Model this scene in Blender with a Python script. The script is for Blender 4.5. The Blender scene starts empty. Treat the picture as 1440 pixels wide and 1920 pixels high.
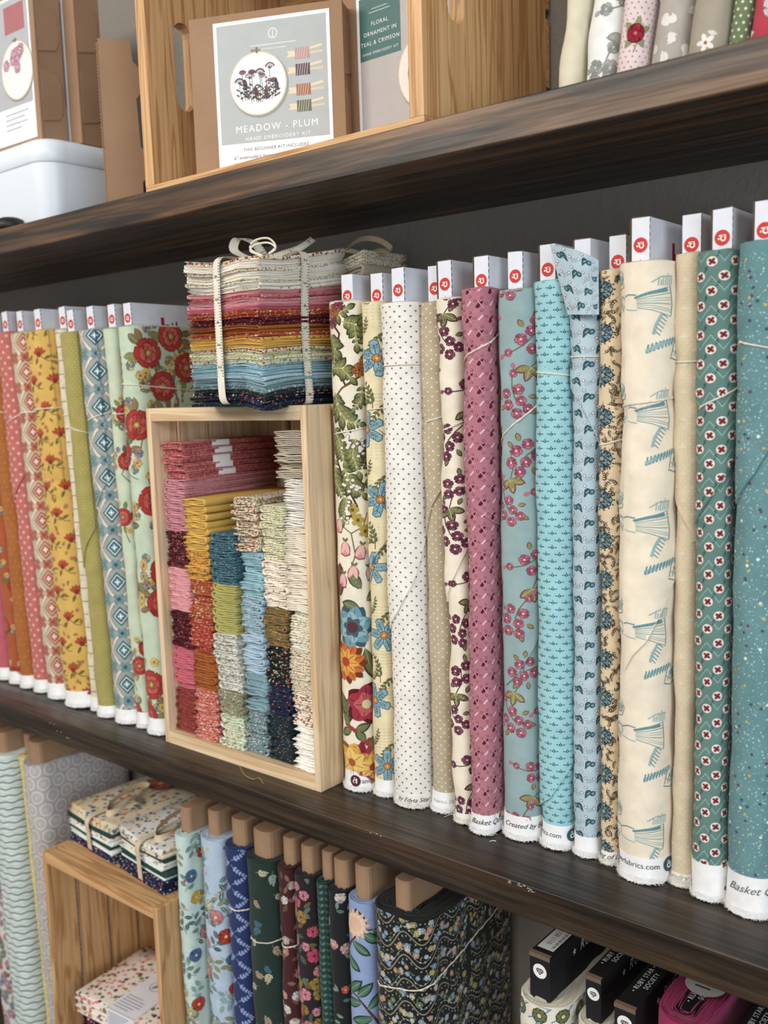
import bpy, bmesh, math, random
import numpy as np
from mathutils import Vector, Matrix

# ------------------------------------------------------------------ camera, world, lights, exposure
SC = bpy.context.scene
COL = SC.collection
Z0 = 1.0                                   # height of the middle shelf above the floor
YAW, PIT, ROL, FPX = -.6933, -.1241, -.0309, 1800.0
CAM = np.array([0.0, -.7416, .4687 + Z0])
_cy, _sy, _cp, _sp, _cr, _sr = [g(a) for a in (YAW, PIT, ROL) for g in (math.cos, math.sin)]
FW = np.array([_sy*_cp, _cy*_cp, _sp]); RT = np.array([_cy, -_sy, 0]); UP = np.cross(RT, FW)
CR = _cr*RT + _sr*UP; CU = -_sr*RT + _cr*UP
cd = bpy.data.cameras.new('camera'); cam = bpy.data.objects.new('camera', cd); COL.objects.link(cam)
m = Matrix.Identity(4)
for i in range(3):
    m[i][0], m[i][1], m[i][2], m[i][3] = CR[i], CU[i], -FW[i], CAM[i]
cam.matrix_world = m
cd.sensor_fit = 'VERTICAL'; cd.sensor_height = 36.0; cd.lens = FPX/1920*36.0
cd.clip_start = .02
cd.dof.use_dof = True; cd.dof.focus_distance = 1.0; cd.dof.aperture_fstop = 5.6
SC.camera = cam

wd = bpy.data.worlds.new('room_ambience'); SC.world = wd; wd.use_nodes = True
bg = wd.node_tree.nodes['Background']; bg.inputs[0].default_value = (.93, .96, 1.0, 1); bg.inputs[1].default_value = .40

def area(name, loc, target, sx, sy, power, col):
    l = bpy.data.lights.new(name, 'AREA'); l.shape = 'RECTANGLE'; l.size = sx; l.size_y = sy
    l.energy = power; l.color = col
    o = bpy.data.objects.new(name, l); COL.objects.link(o); o.location = loc
    o.rotation_euler = (Vector(target) - Vector(loc)).to_track_quat('-Z', 'Y').to_euler()
    return o
area('ceiling_light_left_offscreen', (-1.7, -2.3, 2.7), (-1.1, .1, 1.1), 1.8, 1.0, 43, (1.0, .93, .835))
area('ceiling_light_right_offscreen', (.3, -2.4, 2.7), (-.5, .1, 1.1), 1.8, 1.0, 26, (1.0, .965, .91))
area('window_right_offscreen', (2.1, -1.6, 1.55), (-.5, .1, 1.2), 1.3, 1.7, 37, (.79, .90, 1.0))
vs = SC.view_settings
vs.view_transform = 'Standard'; vs.look = 'None'; vs.gamma = 1.0; vs.use_curve_mapping = False; vs.exposure = 0.2

random.seed(11); RNG = np.random.default_rng(7)
PI = math.pi
ZM, ZT, ZL = Z0, Z0 + .716, Z0 - .690      # tops of the middle, top and lower shelf
TH, WY = .0344, .2505                      # shelf thickness, wall plane

# ------------------------------------------------------------------ colour + material helpers
SATK = .86
def lin(c):
    if isinstance(c, str): c = tuple(int(c[i:i+2], 16) for i in (0, 2, 4))
    o = []; g = .3*c[0] + .59*c[1] + .11*c[2]
    for x in c[:3]:
        x = (g + (x - g)*SATK)/255.0
        o.append(x/12.92 if x <= .04045 else ((x + .055)/1.055)**2.4)
    return tuple(o)
def lin4(c): return lin(c) + (1.0,)
class NT:
    def __init__(s, name, rough=.8, spec=.3):
        s.m = bpy.data.materials.new(name); s.m.use_nodes = True
        s.t = s.m.node_tree; s.b = s.t.nodes['Principled BSDF']
        s.b.inputs['Roughness'].default_value = rough
        s.b.inputs['Specular IOR Level'].default_value = spec
    def n(s, typ, **kw):
        x = s.t.nodes.new(typ)
        for k, v in kw.items():
            if k.startswith('i_'):
                key = k[2:]; x.inputs[int(key) if key.isdigit() else key.replace('_', ' ')].default_value = v
            else: setattr(x, k, v)
        return x
    def l(s, a, b): s.t.links.new(a, b)
    def coord(s, scale=(1, 1, 1), which='Object', rnd=0):
        tc = s.n('ShaderNodeTexCoord'); mp = s.n('ShaderNodeMapping'); mp.inputs['Scale'].default_value = scale
        if rnd:
            oi = s.n('ShaderNodeObjectInfo'); mu = s.n('ShaderNodeMath', operation='MULTIPLY'); mu.inputs[1].default_value = rnd
            s.l(oi.outputs['Random'], mu.inputs[0])
            va = s.n('ShaderNodeVectorMath', operation='ADD'); s.l(tc.outputs[which], va.inputs[0]); s.l(mu.outputs[0], va.inputs[1])
            s.l(va.outputs[0], mp.inputs['Vector'])
        else: s.l(tc.outputs[which], mp.inputs['Vector'])
        return mp.outputs[0]
    def noise(s, vec, scale, detail=3, rough=.5, dist=0):
        x = s.n('ShaderNodeTexNoise'); x.inputs['Scale'].default_value = scale; x.inputs['Detail'].default_value = detail
        x.inputs['Roughness'].default_value = rough; x.inputs['Distortion'].default_value = dist
        s.l(vec, x.inputs['Vector']); return x
    def ramp(s, fac, stops, interp='LINEAR'):
        r = s.n('ShaderNodeValToRGB'); r.color_ramp.interpolation = interp
        e = r.color_ramp.elements
        while len(e) < len(stops): e.new(.5)
        for k, (p, c) in enumerate(stops): e[k].position = p; e[k].color = lin4(c)
        s.l(fac, r.inputs[0]); return r.outputs[0]
    def mix(s, a, b, fac, mode='MIX'):
        x = s.n('ShaderNodeMix', data_type='RGBA', blend_type=mode)
        if isinstance(fac, float): x.inputs[0].default_value = fac
        else: s.l(fac, x.inputs[0])
        for k, v in ((6, a), (7, b)):
            if isinstance(v, tuple): x.inputs[k].default_value = v
            else: s.l(v, x.inputs[k])
        return x.outputs[2]
    def bump(s, h, strength, dist):
        x = s.n('ShaderNodeBump'); x.inputs['Strength'].default_value = strength; x.inputs['Distance'].default_value = dist
        s.l(h, x.inputs['Height']); s.l(x.outputs[0], s.b.inputs['Normal'])
    def base(s, c):
        if isinstance(c, tuple): s.b.inputs['Base Color'].default_value = c
        else: s.l(c, s.b.inputs['Base Color'])

def mat_plain(name, c, rough=.7, spec=.3, var=.06, nscale=30):
    k = NT(name, rough, spec); v = k.coord(); nz = k.noise(v, nscale, 3)
    k.base(k.mix(lin4([x*(1-var) for x in (c if not isinstance(c, str) else [int(c[i:i+2], 16) for i in (0, 2, 4)])]), lin4(c), nz.outputs[0]))
    return k.m
def mat_attr(name, rough=.85, spec=.15, weave=.25, var=.05, scale=1800):
    k = NT(name, rough, spec); a = k.n('ShaderNodeAttribute'); a.attribute_name = 'Col'
    v = k.coord(); nz = k.noise(v, 60, 4)
    mu = k.ramp(nz.outputs[0], [(.25, (255*(1-var*1.8),)*3), (.75, (255, 255, 255))])
    k.base(k.mix(a.outputs['Color'], mu, 1.0, 'MULTIPLY'))
    if weave:
        n2 = k.noise(v, scale, 1); k.bump(n2.outputs[0], weave, .0006)
    if 'Sheen Weight' in k.b.inputs and weave: k.b.inputs['Sheen Weight'].default_value = .12
    return k.m
M = {}
M['cotton'] = mat_attr('printed_cotton')
M['card'] = mat_attr('printed_card', .6, .3, .0, .03)
M['paper'] = mat_attr('printed_paper', .45, .4, .0, .02)
M['string'] = mat_plain('cotton_string', (236, 226, 205), .9, .1, .15, 400)
def mat_wood_dark(name, amber):
    k = NT(name, .45, .38)
    v = k.coord((1.1, 16, 16)); n1 = k.noise(v, 2.4, 5, .6, 1.2)
    v2 = k.coord((1.6, 60, 60)); n2 = k.noise(v2, 3.0, 4, .65, .3)
    v3 = k.coord((1.3, 22, 22)); n3 = k.noise(v3, 1.5, 4, .55, 1.2)
    c1 = k.ramp(n1.outputs[0], [(.30, (34, 28, 23)), (.52, (57, 47, 38)), (.72, (86, 72, 57))])
    st = k.ramp(n3.outputs[0], [(.44, (0, 0, 0)), (.60, (215, 215, 215))])
    mm_ = k.n('ShaderNodeMath', operation='MULTIPLY'); k.l(st, mm_.inputs[0]); mm_.inputs[1].default_value = amber   # streaks where the stain took less, all through the board
    c2 = k.mix(c1, lin4((158, 108, 62)), mm_.outputs[0])
    fine = k.ramp(n2.outputs[0], [(.3, (120, 116, 112)), (.65, (255, 255, 255))])
    k.base(k.mix(c2, fine, 1.0, 'MULTIPLY'))
    k.l(k.ramp(n2.outputs[0], [(.3, (180, 180, 180)), (.7, (145, 145, 145))]), k.b.inputs['Roughness'])
    k.bump(n2.outputs[0], .2, .0008)
    return k.m
M['shelf'] = mat_wood_dark('dark_stained_wood', .16); M['shelf_amber'] = mat_wood_dark('dark_stained_wood_amber', .8)
def mat_pine(name, axis, light, dark, knot=(150, 92, 48)):
    k = NT(name, .5, .3)
    sc = [26, 26, 26]; sc['xyz'.index(axis)] = 1.3
    v = k.coord(tuple(sc), rnd=13.7); n1 = k.noise(v, 2.3, 2, .45, .9)
    sc2 = [110, 110, 110]; sc2['xyz'.index(axis)] = 3
    n2 = k.noise(k.coord(tuple(sc2), rnd=5.1), 2, 3)
    w = k.n('ShaderNodeMath', operation='SINE'); mu = k.n('ShaderNodeMath', operation='MULTIPLY'); mu.inputs[1].default_value = 27
    k.l(n1.outputs[0], mu.inputs[0]); k.l(mu.outputs[0], w.inputs[0])
    mr = k.n('ShaderNodeMapRange'); mr.inputs[1].default_value = -1; mr.inputs[2].default_value = 1; k.l(w.outputs[0], mr.inputs[0])
    c = k.ramp(mr.outputs[0], [(.0, light), (.55, light), (1.0, dark)])
    sk = [9, 9, 9]; sk['xyz'.index(axis)] = 4
    n3 = k.noise(k.coord(tuple(sk), rnd=3.3), 1.6, 2, .5, .6)
    kn = k.ramp(n3.outputs[0], [(.70, (0, 0, 0)), (.77, (210, 210, 210))])
    c = k.mix(c, lin4(knot), kn)
    f = k.ramp(n2.outputs[0], [(.3, (225, 222, 218)), (.7, (255, 255, 255))])
    k.base(k.mix(c, f, 1.0, 'MULTIPLY')); k.bump(n2.outputs[0], .2, .0006)
    return k.m
for ax in 'xyz':
    M['pine_'+ax] = mat_pine('pale_pine_'+ax, ax, (236, 206, 164), (219, 182, 134))
    M['amber_'+ax] = mat_pine('amber_pine_'+ax, ax, (222, 172, 114), (192, 134, 78))
def mat_wall():
    k = NT('textured_wall_paint', .85, .2); v = k.coord(); n1 = k.noise(v, 95, 3, .6); n2 = k.noise(v, 5, 3)
    k.base(k.mix(lin4((128, 121, 112)), lin4((138, 131, 121)), n2.outputs[0]))
    r = k.ramp(n1.outputs[0], [(.38, (0, 0, 0)), (.62, (255, 255, 255))]); k.bump(r, .25, .002)
    return k.m
M['wall'] = mat_wall()
M['floor'] = mat_plain('floor_vinyl', (120, 104, 88), .5, .4, .2, 4)
def mat_kraft():
    k = NT('kraft_cardboard', .85, .15); v = k.coord(); n = k.noise(v, 420, 3); n2 = k.noise(v, 14, 3)
    c = k.mix(lin4((158, 122, 92)), lin4((182, 146, 114)), n.outputs[0]); k.base(k.mix(c, lin4((150, 114, 84)), n2.outputs[0]))
    return k.m
M['kraft'] = mat_kraft()
def mat_print(name, base, cols, scale, thr=.34, rough=.85, stretch=(1, 1, 1)):
    """small all-over print: coloured spots from a cell texture on a base colour"""
    k = NT(name, rough, .12); v = k.coord(stretch, rnd=2.0)
    vo = k.n('ShaderNodeTexVoronoi'); vo.inputs['Scale'].default_value = scale; k.l(v, vo.inputs['Vector'])
    sx = k.n('ShaderNodeSeparateColor'); k.l(vo.outputs['Color'], sx.inputs[0])
    n = len(cols); spots = k.ramp(sx.outputs[0], [(i/n, c) for i, c in enumerate(cols)], 'CONSTANT')
    lt = k.n('ShaderNodeMath', operation='LESS_THAN'); lt.inputs[1].default_value = thr; k.l(vo.outputs['Distance'], lt.inputs[0])
    k.base(k.mix(lin4(base), spots, lt.outputs[0]))
    nz = k.noise(v, 900, 1); k.bump(nz.outputs[0], .3, .0006)
    return k.m

# ------------------------------------------------------------------ object helpers
def link(o, parent=None):
    COL.objects.link(o)
    if parent is not None: o.parent = parent
    return o
def tag(o, label, cat, group=None, kind=None):
    o['label'] = label; o['category'] = cat
    if group: o['group'] = group
    if kind: o['kind'] = kind
    return o
def struct(o, label=None):
    o['kind'] = 'structure'
    if label: o['label'] = label
    return o
def empty(name, loc, rz=0, lean=0, tip=0):
    o = bpy.data.objects.new(name, None); link(o); o.location = loc
    o.rotation_euler = (tip, math.atan(lean), rz); o.empty_display_size = .05
    return o
class MB:
    """collects vertices, faces, colours and normals of one mesh"""
    def __init__(s): s.V = []; s.F = []; s.C = []; s.N = []; s.k = 0
    def add(s, V, F, C=(1, 1, 1), N=None):
        V = np.asarray(V, float).reshape(-1, 3); n = len(V)
        C = np.asarray(C, float)
        if C.ndim == 1: C = np.tile(C[:3], (n, 1))
        s.V.append(V); s.C.append(C[:, :3])
        s.N.append(np.zeros((n, 3)) if N is None else np.asarray(N, float))
        F = np.asarray(F, int); s.F.append(F + s.k); s.k += n
        return s
    def mesh(s, name, mat, smooth=True, col=True):
        V = np.concatenate(s.V); me = bpy.data.meshes.new(name)
        cnt = np.concatenate([np.full(len(f), f.shape[1]) for f in s.F]); idx = np.concatenate([f.ravel() for f in s.F])
        me.vertices.add(len(V)); me.vertices.foreach_set('co', V.ravel())
        me.loops.add(len(idx)); me.loops.foreach_set('vertex_index', idx.astype(np.int32))
        st = np.concatenate([[0], np.cumsum(cnt)[:-1]]).astype(np.int32)
        me.polygons.add(len(cnt)); me.polygons.foreach_set('loop_start', st); me.polygons.foreach_set('loop_total', cnt.astype(np.int32))
        me.polygons.foreach_set('use_smooth', np.full(len(cnt), bool(smooth)))
        me.update(calc_edges=True)
        if col:
            at = me.color_attributes.new('Col', 'FLOAT_COLOR', 'POINT')
            C = np.ones((len(V), 4)); C[:, :3] = np.concatenate(s.C); at.data.foreach_set('color', C.ravel().astype(np.float32))
        N = np.concatenate(s.N)
        me.validate()
        if smooth and np.abs(N).sum() > 0 and len(me.vertices) == len(N): me.normals_split_custom_set_from_vertices(N.tolist())
        if mat: me.materials.append(mat)
        return me
    def build(s, name, mat, parent=None, smooth=True, loc=None, col=True):
        o = bpy.data.objects.new(name, s.mesh(name, mat, smooth, col)); link(o, parent)
        if loc is not None: o.location = loc
        return o
BOXF = np.array([[0, 1, 3, 2], [4, 6, 7, 5], [0, 4, 5, 1], [2, 3, 7, 6], [0, 2, 6, 4], [1, 5, 7, 3]])
def boxv(lo, hi):
    return np.array([[(lo, hi)[i][0], (lo, hi)[j][1], (lo, hi)[k][2]] for i in (0, 1) for j in (0, 1) for k in (0, 1)], float)
def box(name, parent, mat, lo, hi, bev=.0015, rot=None):
    lo = np.array(lo, float); hi = np.array(hi, float); c = (lo+hi)/2; h = (hi-lo)/2
    me = bpy.data.meshes.new(name); bm = bmesh.new(); bmesh.ops.create_cube(bm, size=2)
    for v in bm.verts: v.co = Vector((v.co.x*h[0], v.co.y*h[1], v.co.z*h[2]))
    if bev: bmesh.ops.bevel(bm, geom=list(bm.edges), offset=min(bev, h.min()*.8), segments=2, affect='EDGES', profile=.6)
    bm.to_mesh(me); bm.free(); me.materials.append(mat)
    o = bpy.data.objects.new(name, me); link(o, parent); o.location = c
    if rot: o.rotation_euler = rot
    return o
def tube_arrays(P, r, n=6, closed=False):
    P = np.asarray(P, float); k = len(P)
    T = np.gradient(P, axis=0)
    if closed: T = np.roll(P, -1, 0) - np.roll(P, 1, 0)
    T /= np.linalg.norm(T, axis=1)[:, None] + 1e-12
    ref = np.tile(np.array([0, 0, 1.0]), (k, 1)); par = np.abs(T[:, 2]) > .9; ref[par] = (1, 0, 0)
    A = np.cross(T, ref); A /= np.linalg.norm(A, axis=1)[:, None] + 1e-12; B = np.cross(T, A)
    an = np.linspace(0, 2*PI, n, endpoint=False)
    r = np.broadcast_to(np.asarray(r, float), (k,))
    V = P[:, None] + r[:, None, None]*(np.cos(an)[None, :, None]*A[:, None] + np.sin(an)[None, :, None]*B[:, None])
    F = []
    for i in range(k if closed else k-1):
        j = (i+1) % k
        for a in range(n): F.append((i*n+a, i*n+(a+1) % n, j*n+(a+1) % n, j*n+a))
    return V.reshape(-1, 3), np.array(F)
def tube(name, parent, mat, P, r, n=6, closed=False, col=(1, 1, 1)):
    b = MB(); V, F = tube_arrays(P, r, n, closed); b.add(V, F, col); return b.build(name, mat, parent)

# ------------------------------------------------------------------ flat prints: triangles in (u, v) metres with colour and layer
class Pat:
    def __init__(s): s.T = []; s.C = []; s.L = []; s._f = None
    def add(s, T, c, l=1):
        T = np.asarray(T, float).reshape(-1, 3, 2); s._f = None
        c = np.asarray(lin(c) if (isinstance(c, str) or len(np.shape(c)) == 1) else c, float)
        s.T.append(T); s.C.append(np.broadcast_to(c, (len(T), 3))); s.L.append(np.broadcast_to(np.asarray(l, float), (len(T),)))
        return s
    def fan(s, pts, c, l=1):
        p = np.asarray(pts, float); ce = p.mean(0); q = np.roll(p, -1, 0)
        return s.add(np.stack([np.broadcast_to(ce, p.shape), p, q], 1), c, l)
    def ell(s, u, v, a, b=None, ang=0, c='ffffff', l=1, n=10):
        b = a if b is None else b; t = np.linspace(0, 2*PI, n, endpoint=False); x, y = a*np.cos(t), b*np.sin(t)
        return s.fan(np.stack([u + x*math.cos(ang) - y*math.sin(ang), v + x*math.sin(ang) + y*math.cos(ang)], 1), c, l)
    def petal(s, u, v, ln, w, ang, c, l=1, tip=.62):
        t = np.array([0, .12, .3, .5, .7, .88, 1.0]); h = w/2*np.array([.25, .62, .92, 1, .92, tip, 0])
        x = np.concatenate([t, t[::-1][1:]])*ln; y = np.concatenate([h, -h[::-1][1:]])
        return s.fan(np.stack([u + x*math.cos(ang) - y*math.sin(ang), v + x*math.sin(ang) + y*math.cos(ang)], 1), c, l)
    def petal_s(s, u, v, ln, w, ang, c, l=1):
        t = np.linspace(0, 1, 11); h = w/2*np.sin(PI*t**.8)**.62; x = np.concatenate([t, t[::-1][1:-1]])*ln; y = np.concatenate([h, -h[::-1][1:-1]])
        return s.fan(np.stack([u + x*math.cos(ang) - y*math.sin(ang), v + x*math.sin(ang) + y*math.cos(ang)], 1), c, l)
    def leaf(s, u, v, ln, w, ang, c, l=1, vein=None):
        t = np.linspace(0, 1, 7); h = w/2*np.sin(t*PI)**.8
        x = np.concatenate([t, t[::-1][1:-1]])*ln; y = np.concatenate([h, -h[::-1][1:-1]])
        s.fan(np.stack([u + x*math.cos(ang) - y*math.sin(ang), v + x*math.sin(ang) + y*math.cos(ang)], 1), c, l)
        if vein: s.line([(u, v), (u + ln*.9*math.cos(ang), v + ln*.9*math.sin(ang))], w*.10, vein, l+.5)
        return s
    def line(s, pts, w, c, l=1):
        p = np.asarray(pts, float); d = np.gradient(p, axis=0); d /= np.linalg.norm(d, axis=1)[:, None] + 1e-12
        w = np.broadcast_to(np.asarray(w, float), (len(p),))[:, None]/2
        nrm = np.stack([-d[:, 1], d[:, 0]], 1)*w; a, b = p + nrm, p - nrm
        return s.add(np.concatenate([np.stack([a[:-1], b[:-1], b[1:]], 1), np.stack([a[:-1], b[1:], a[1:]], 1)]), c, l)
    def rect(s, u0, v0, u1, v1, c, l=1): return s.add([[(u0, v0), (u1, v0), (u1, v1)], [(u0, v0), (u1, v1), (u0, v1)]], c, l)
    def ring(s, u, v, r, w, c, l=1, n=18):
        t = np.linspace(0, 2*PI, n+1); return s.line(np.stack([u + r*np.cos(t), v + r*np.sin(t)], 1), w, c, l)
    def final(s):
        if s._f is None:
            s._f = (np.concatenate(s.T), np.concatenate(s.C), np.concatenate(s.L)) if s.T else (np.zeros((0, 3, 2)), np.zeros((0, 3)), np.zeros(0))
        return s._f
    def stamp(s, mo, u, v, ang=0, sc=1, flip=False, dl=0):
        T, C, L = mo.final(); T = T.copy()
        if flip: T[..., 0] *= -1
        c_, s_ = math.cos(ang)*sc, math.sin(ang)*sc
        R = np.empty_like(T); R[..., 0] = u + T[..., 0]*c_ - T[..., 1]*s_; R[..., 1] = v + T[..., 0]*s_ + T[..., 1]*c_
        s.T.append(R); s.C.append(C); s.L.append(L + dl); s._f = None; return s
    def stamps(s, mo, pts):
        for p in pts: s.stamp(mo, *p)
        return s
    def mapped(s, mb, fn, ulim, vlim, maxdu=.0032, h0=.00017, dh=.000045):
        """place the print on a surface fn(u, v, h) -> (points, normals)"""
        T, C, L = s.final()
        if not len(T): return
        k = (T[..., 0].max(1) > ulim[0]) & (T[..., 0].min(1) < ulim[1]) & (T[..., 1].max(1) > vlim[0]) & (T[..., 1].min(1) < vlim[1])
        T, C, L = T[k], C[k], L[k]
        for _ in range(5):
            ex = T[..., 0].max(1) - T[..., 0].min(1); ey = (T[..., 1].max(1) - T[..., 1].min(1))*.16; b = np.maximum(ex, ey) > maxdu
            if not b.any(): break
            t = T[b]; A, B, D = t[:, 0], t[:, 1], t[:, 2]; ab, bd, da = (A+B)/2, (B+D)/2, (D+A)/2
            nt = np.concatenate([np.stack(x, 1) for x in ((A, ab, da), (ab, B, bd), (da, bd, D), (ab, bd, da))])
            T = np.concatenate([T[~b], nt]); C = np.concatenate([C[~b], np.tile(C[b], (4, 1))]); L = np.concatenate([L[~b], np.tile(L[b], 4)])
        if not len(T): return
        T = T.copy(); T[..., 0] = np.clip(T[..., 0], *ulim); T[..., 1] = np.clip(T[..., 1], *vlim)
        e1 = T[:, 1] - T[:, 0]; e2 = T[:, 2] - T[:, 0]; cr = e1[:, 0]*e2[:, 1] - e1[:, 1]*e2[:, 0]
        k = np.abs(cr) > 1e-12; T, C, L, cr = T[k], C[k], L[k], cr[k]
        fl = cr < 0; T[fl] = T[fl][:, [0, 2, 1]]
        uv = T.reshape(-1, 2); P, N = fn(uv[:, 0], uv[:, 1], np.repeat(h0 + dh*L, 3))
        mb.add(P, np.arange(len(uv)).reshape(-1, 3), np.repeat(C, 3, 0), N)
_txt = {}
def text_tris(s, size=1.0, shear=0.0, spacing=1.0, align='CENTER'):
    key = (s, shear, spacing, align)
    if key not in _txt:
        cu = bpy.data.curves.new('t', 'FONT'); cu.body = s; cu.size = 1.0; cu.shear = shear; cu.space_character = spacing
        cu.align_x = align; cu.align_y = 'CENTER'; cu.resolution_u = 3
        o = bpy.data.objects.new('t', cu); COL.objects.link(o); dg = bpy.context.evaluated_depsgraph_get()
        me = o.evaluated_get(dg).to_mesh(); me.calc_loop_triangles()
        V = np.array([v.co[:2] for v in me.vertices]).reshape(-1, 2); I = np.array([t.vertices[:] for t in me.loop_triangles]).reshape(-1, 3)
        _txt[key] = V[I] if len(I) else np.zeros((0, 3, 2))
        o.evaluated_get(dg).to_mesh_clear(); bpy.data.objects.remove(o); bpy.data.curves.remove(cu)
    return _txt[key]*size
def text_pat(p, s, u, v, size, c, ang=0, shear=0, spacing=1.0, l=3, align='CENTER', sx=1.0):
    T = text_tris(s, size, shear, spacing, align).copy(); T[..., 0] *= sx
    c_, s_ = math.cos(ang), math.sin(ang); R = np.empty_like(T)
    R[..., 0] = u + T[..., 0]*c_ - T[..., 1]*s_; R[..., 1] = v + T[..., 0]*s_ + T[..., 1]*c_
    return p.add(R, c, l)
def plane_fn(o, au, av):
    o, au, av = (np.array(x, float) for x in (o, au, av)); n = np.cross(au, av); n /= np.linalg.norm(n)
    def fn(u, v, h): return o + u[:, None]*au + v[:, None]*av + np.asarray(h)[:, None]*n, np.tile(n, (len(u), 1))
    return fn

# ------------------------------------------------------------------ the setting
def setting():
    b = MB(); b.add([(-4.5, WY, 0), (3.0, WY, 0), (3.0, WY, 2.9), (-4.5, WY, 2.9), (-4.5, WY+.1, 0), (3, WY+.1, 0), (3, WY+.1, 2.9), (-4.5, WY+.1, 2.9)],
                    [(0, 1, 2, 3), (5, 4, 7, 6), (0, 4, 5, 1), (3, 2, 6, 7), (0, 3, 7, 4), (1, 5, 6, 2)])
    struct(b.build('wall_back', M['wall'], smooth=False))
    b = MB(); b.add([(-4.5, -4, 0), (3, -4, 0), (3, WY+.1, 0), (-4.5, WY+.1, 0), (-4.5, -4, -.05), (3, -4, -.05), (3, WY+.1, -.05), (-4.5, WY+.1, -.05)],
                    [(0, 1, 2, 3), (7, 6, 5, 4), (0, 4, 5, 1), (1, 5, 6, 2), (2, 6, 7, 3), (3, 7, 4, 0)])
    struct(b.build('floor', M['floor'], smooth=False))
    for zt, lab in ((ZM, 'dark stained wooden wall shelf holding the long row of fabric bolts'),
                    (ZT, 'dark stained wooden wall shelf with amber streaks under the embroidery kits'),
                    (ZL, 'dark stained wooden wall shelf below the navy and black bolts')):
        L = 2.5; n = 60
        # board with softly rounded, slightly uneven edges
        P2 = [(-WY/2 + .0016 - .0016*math.sin(a), -.0016 + .0016*math.cos(a)) for a in np.linspace(0, PI/2, 5)]
        P2 += [(-WY/2 + .0016 - .0016*math.cos(a), -TH + .0016 - .0016*math.sin(a)) for a in np.linspace(0, PI/2, 5)]
        P2 = [(WY/2 - .0005, 0)] + P2 + [(WY/2 - .0005, -TH)]
        xs = np.linspace(-L/2, L/2, n); k = len(P2); V = []
        for x in xs:
            wob = .0006*math.sin(x*7 + zt*9) + .0004*math.sin(x*23)
            for (yy, zz) in P2: V.append((x, yy + (wob if yy < 0 else 0), zz))
        F = [(i*k + a, i*k + (a+1) % k, (i+1)*k + (a+1) % k, (i+1)*k + a) for i in range(n-1) for a in range(k)]
        b = MB(); b.add(V, F)
        o = b.build('wall_shelf', M['shelf_amber' if zt == ZT else 'shelf'], loc=(-1.0, WY/2, zt), col=False); tag(o, lab, 'shelf')
        bm = bmesh.new(); bm.from_mesh(o.data); bmesh.ops.holes_fill(bm, edges=[e for e in bm.edges if e.is_boundary]); bmesh.ops.recalc_face_normals(bm, faces=bm.faces)
        bm.to_mesh(o.data); bm.free()
        for p in o.data.polygons: p.use_smooth = len(p.vertices) == 4 and p.area < .001
setting()

# ------------------------------------------------------------------ fabric bolts
def profile(w, d, r, bulge=.0008):
    pts = []
    def arc(cx, cy, a0, a1, n):
        for a in np.linspace(a0, a1, n): pts.append((cx + r*math.cos(a), cy + r*math.sin(a)))
    arc(w/2-r, -d/2+r, -PI/2, 0, 14)
    for t in np.linspace(0, 1, 12)[1:-1]: pts.append((w/2 + bulge*math.sin(t*PI), -d/2+r + t*(d-2*r)))
    arc(w/2-r, d/2-r, 0, PI/2, 10); arc(-w/2+r, d/2-r, PI/2, PI, 10)
    for t in np.linspace(0, 1, 12)[1:-1]: pts.append((-w/2 - bulge*math.sin(t*PI), d/2-r - t*(d-2*r)))
    arc(-w/2+r, -d/2+r, PI, 1.5*PI, 14)
    P = np.array(pts); k = np.concatenate([[True], np.linalg.norm(np.diff(P, axis=0), axis=1) > 1e-6]); P = P[k]
    Q = np.concatenate([P, P[:1]]); s = np.concatenate([[0], np.cumsum(np.linalg.norm(np.diff(Q, axis=0), axis=1))])
    per = s[-1]; start = (w/2-r); # u=0 is the middle of the front
    u = np.linspace(-per/2, per/2, 721); ss = (u - start) % per
    X = np.interp(ss, s, Q[:, 0]); Y = np.interp(ss, s, Q[:, 1])
    k = 5; Xs = np.array(X); Ys = np.array(Y)
    for _ in range(3):
        Xs = (np.roll(Xs, 1) + Xs + np.roll(Xs, -1))/3; Ys = (np.roll(Ys, 1) + Ys + np.roll(Ys, -1))/3
    Xs[0] = Xs[-1] = (X[0]); Ys[0] = Ys[-1] = Y[0]
    dx, dy = np.gradient(Xs), np.gradient(Ys); ln = np.hypot(dx, dy); return u, Xs, Ys, dy/ln, -dx/ln, per
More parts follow.
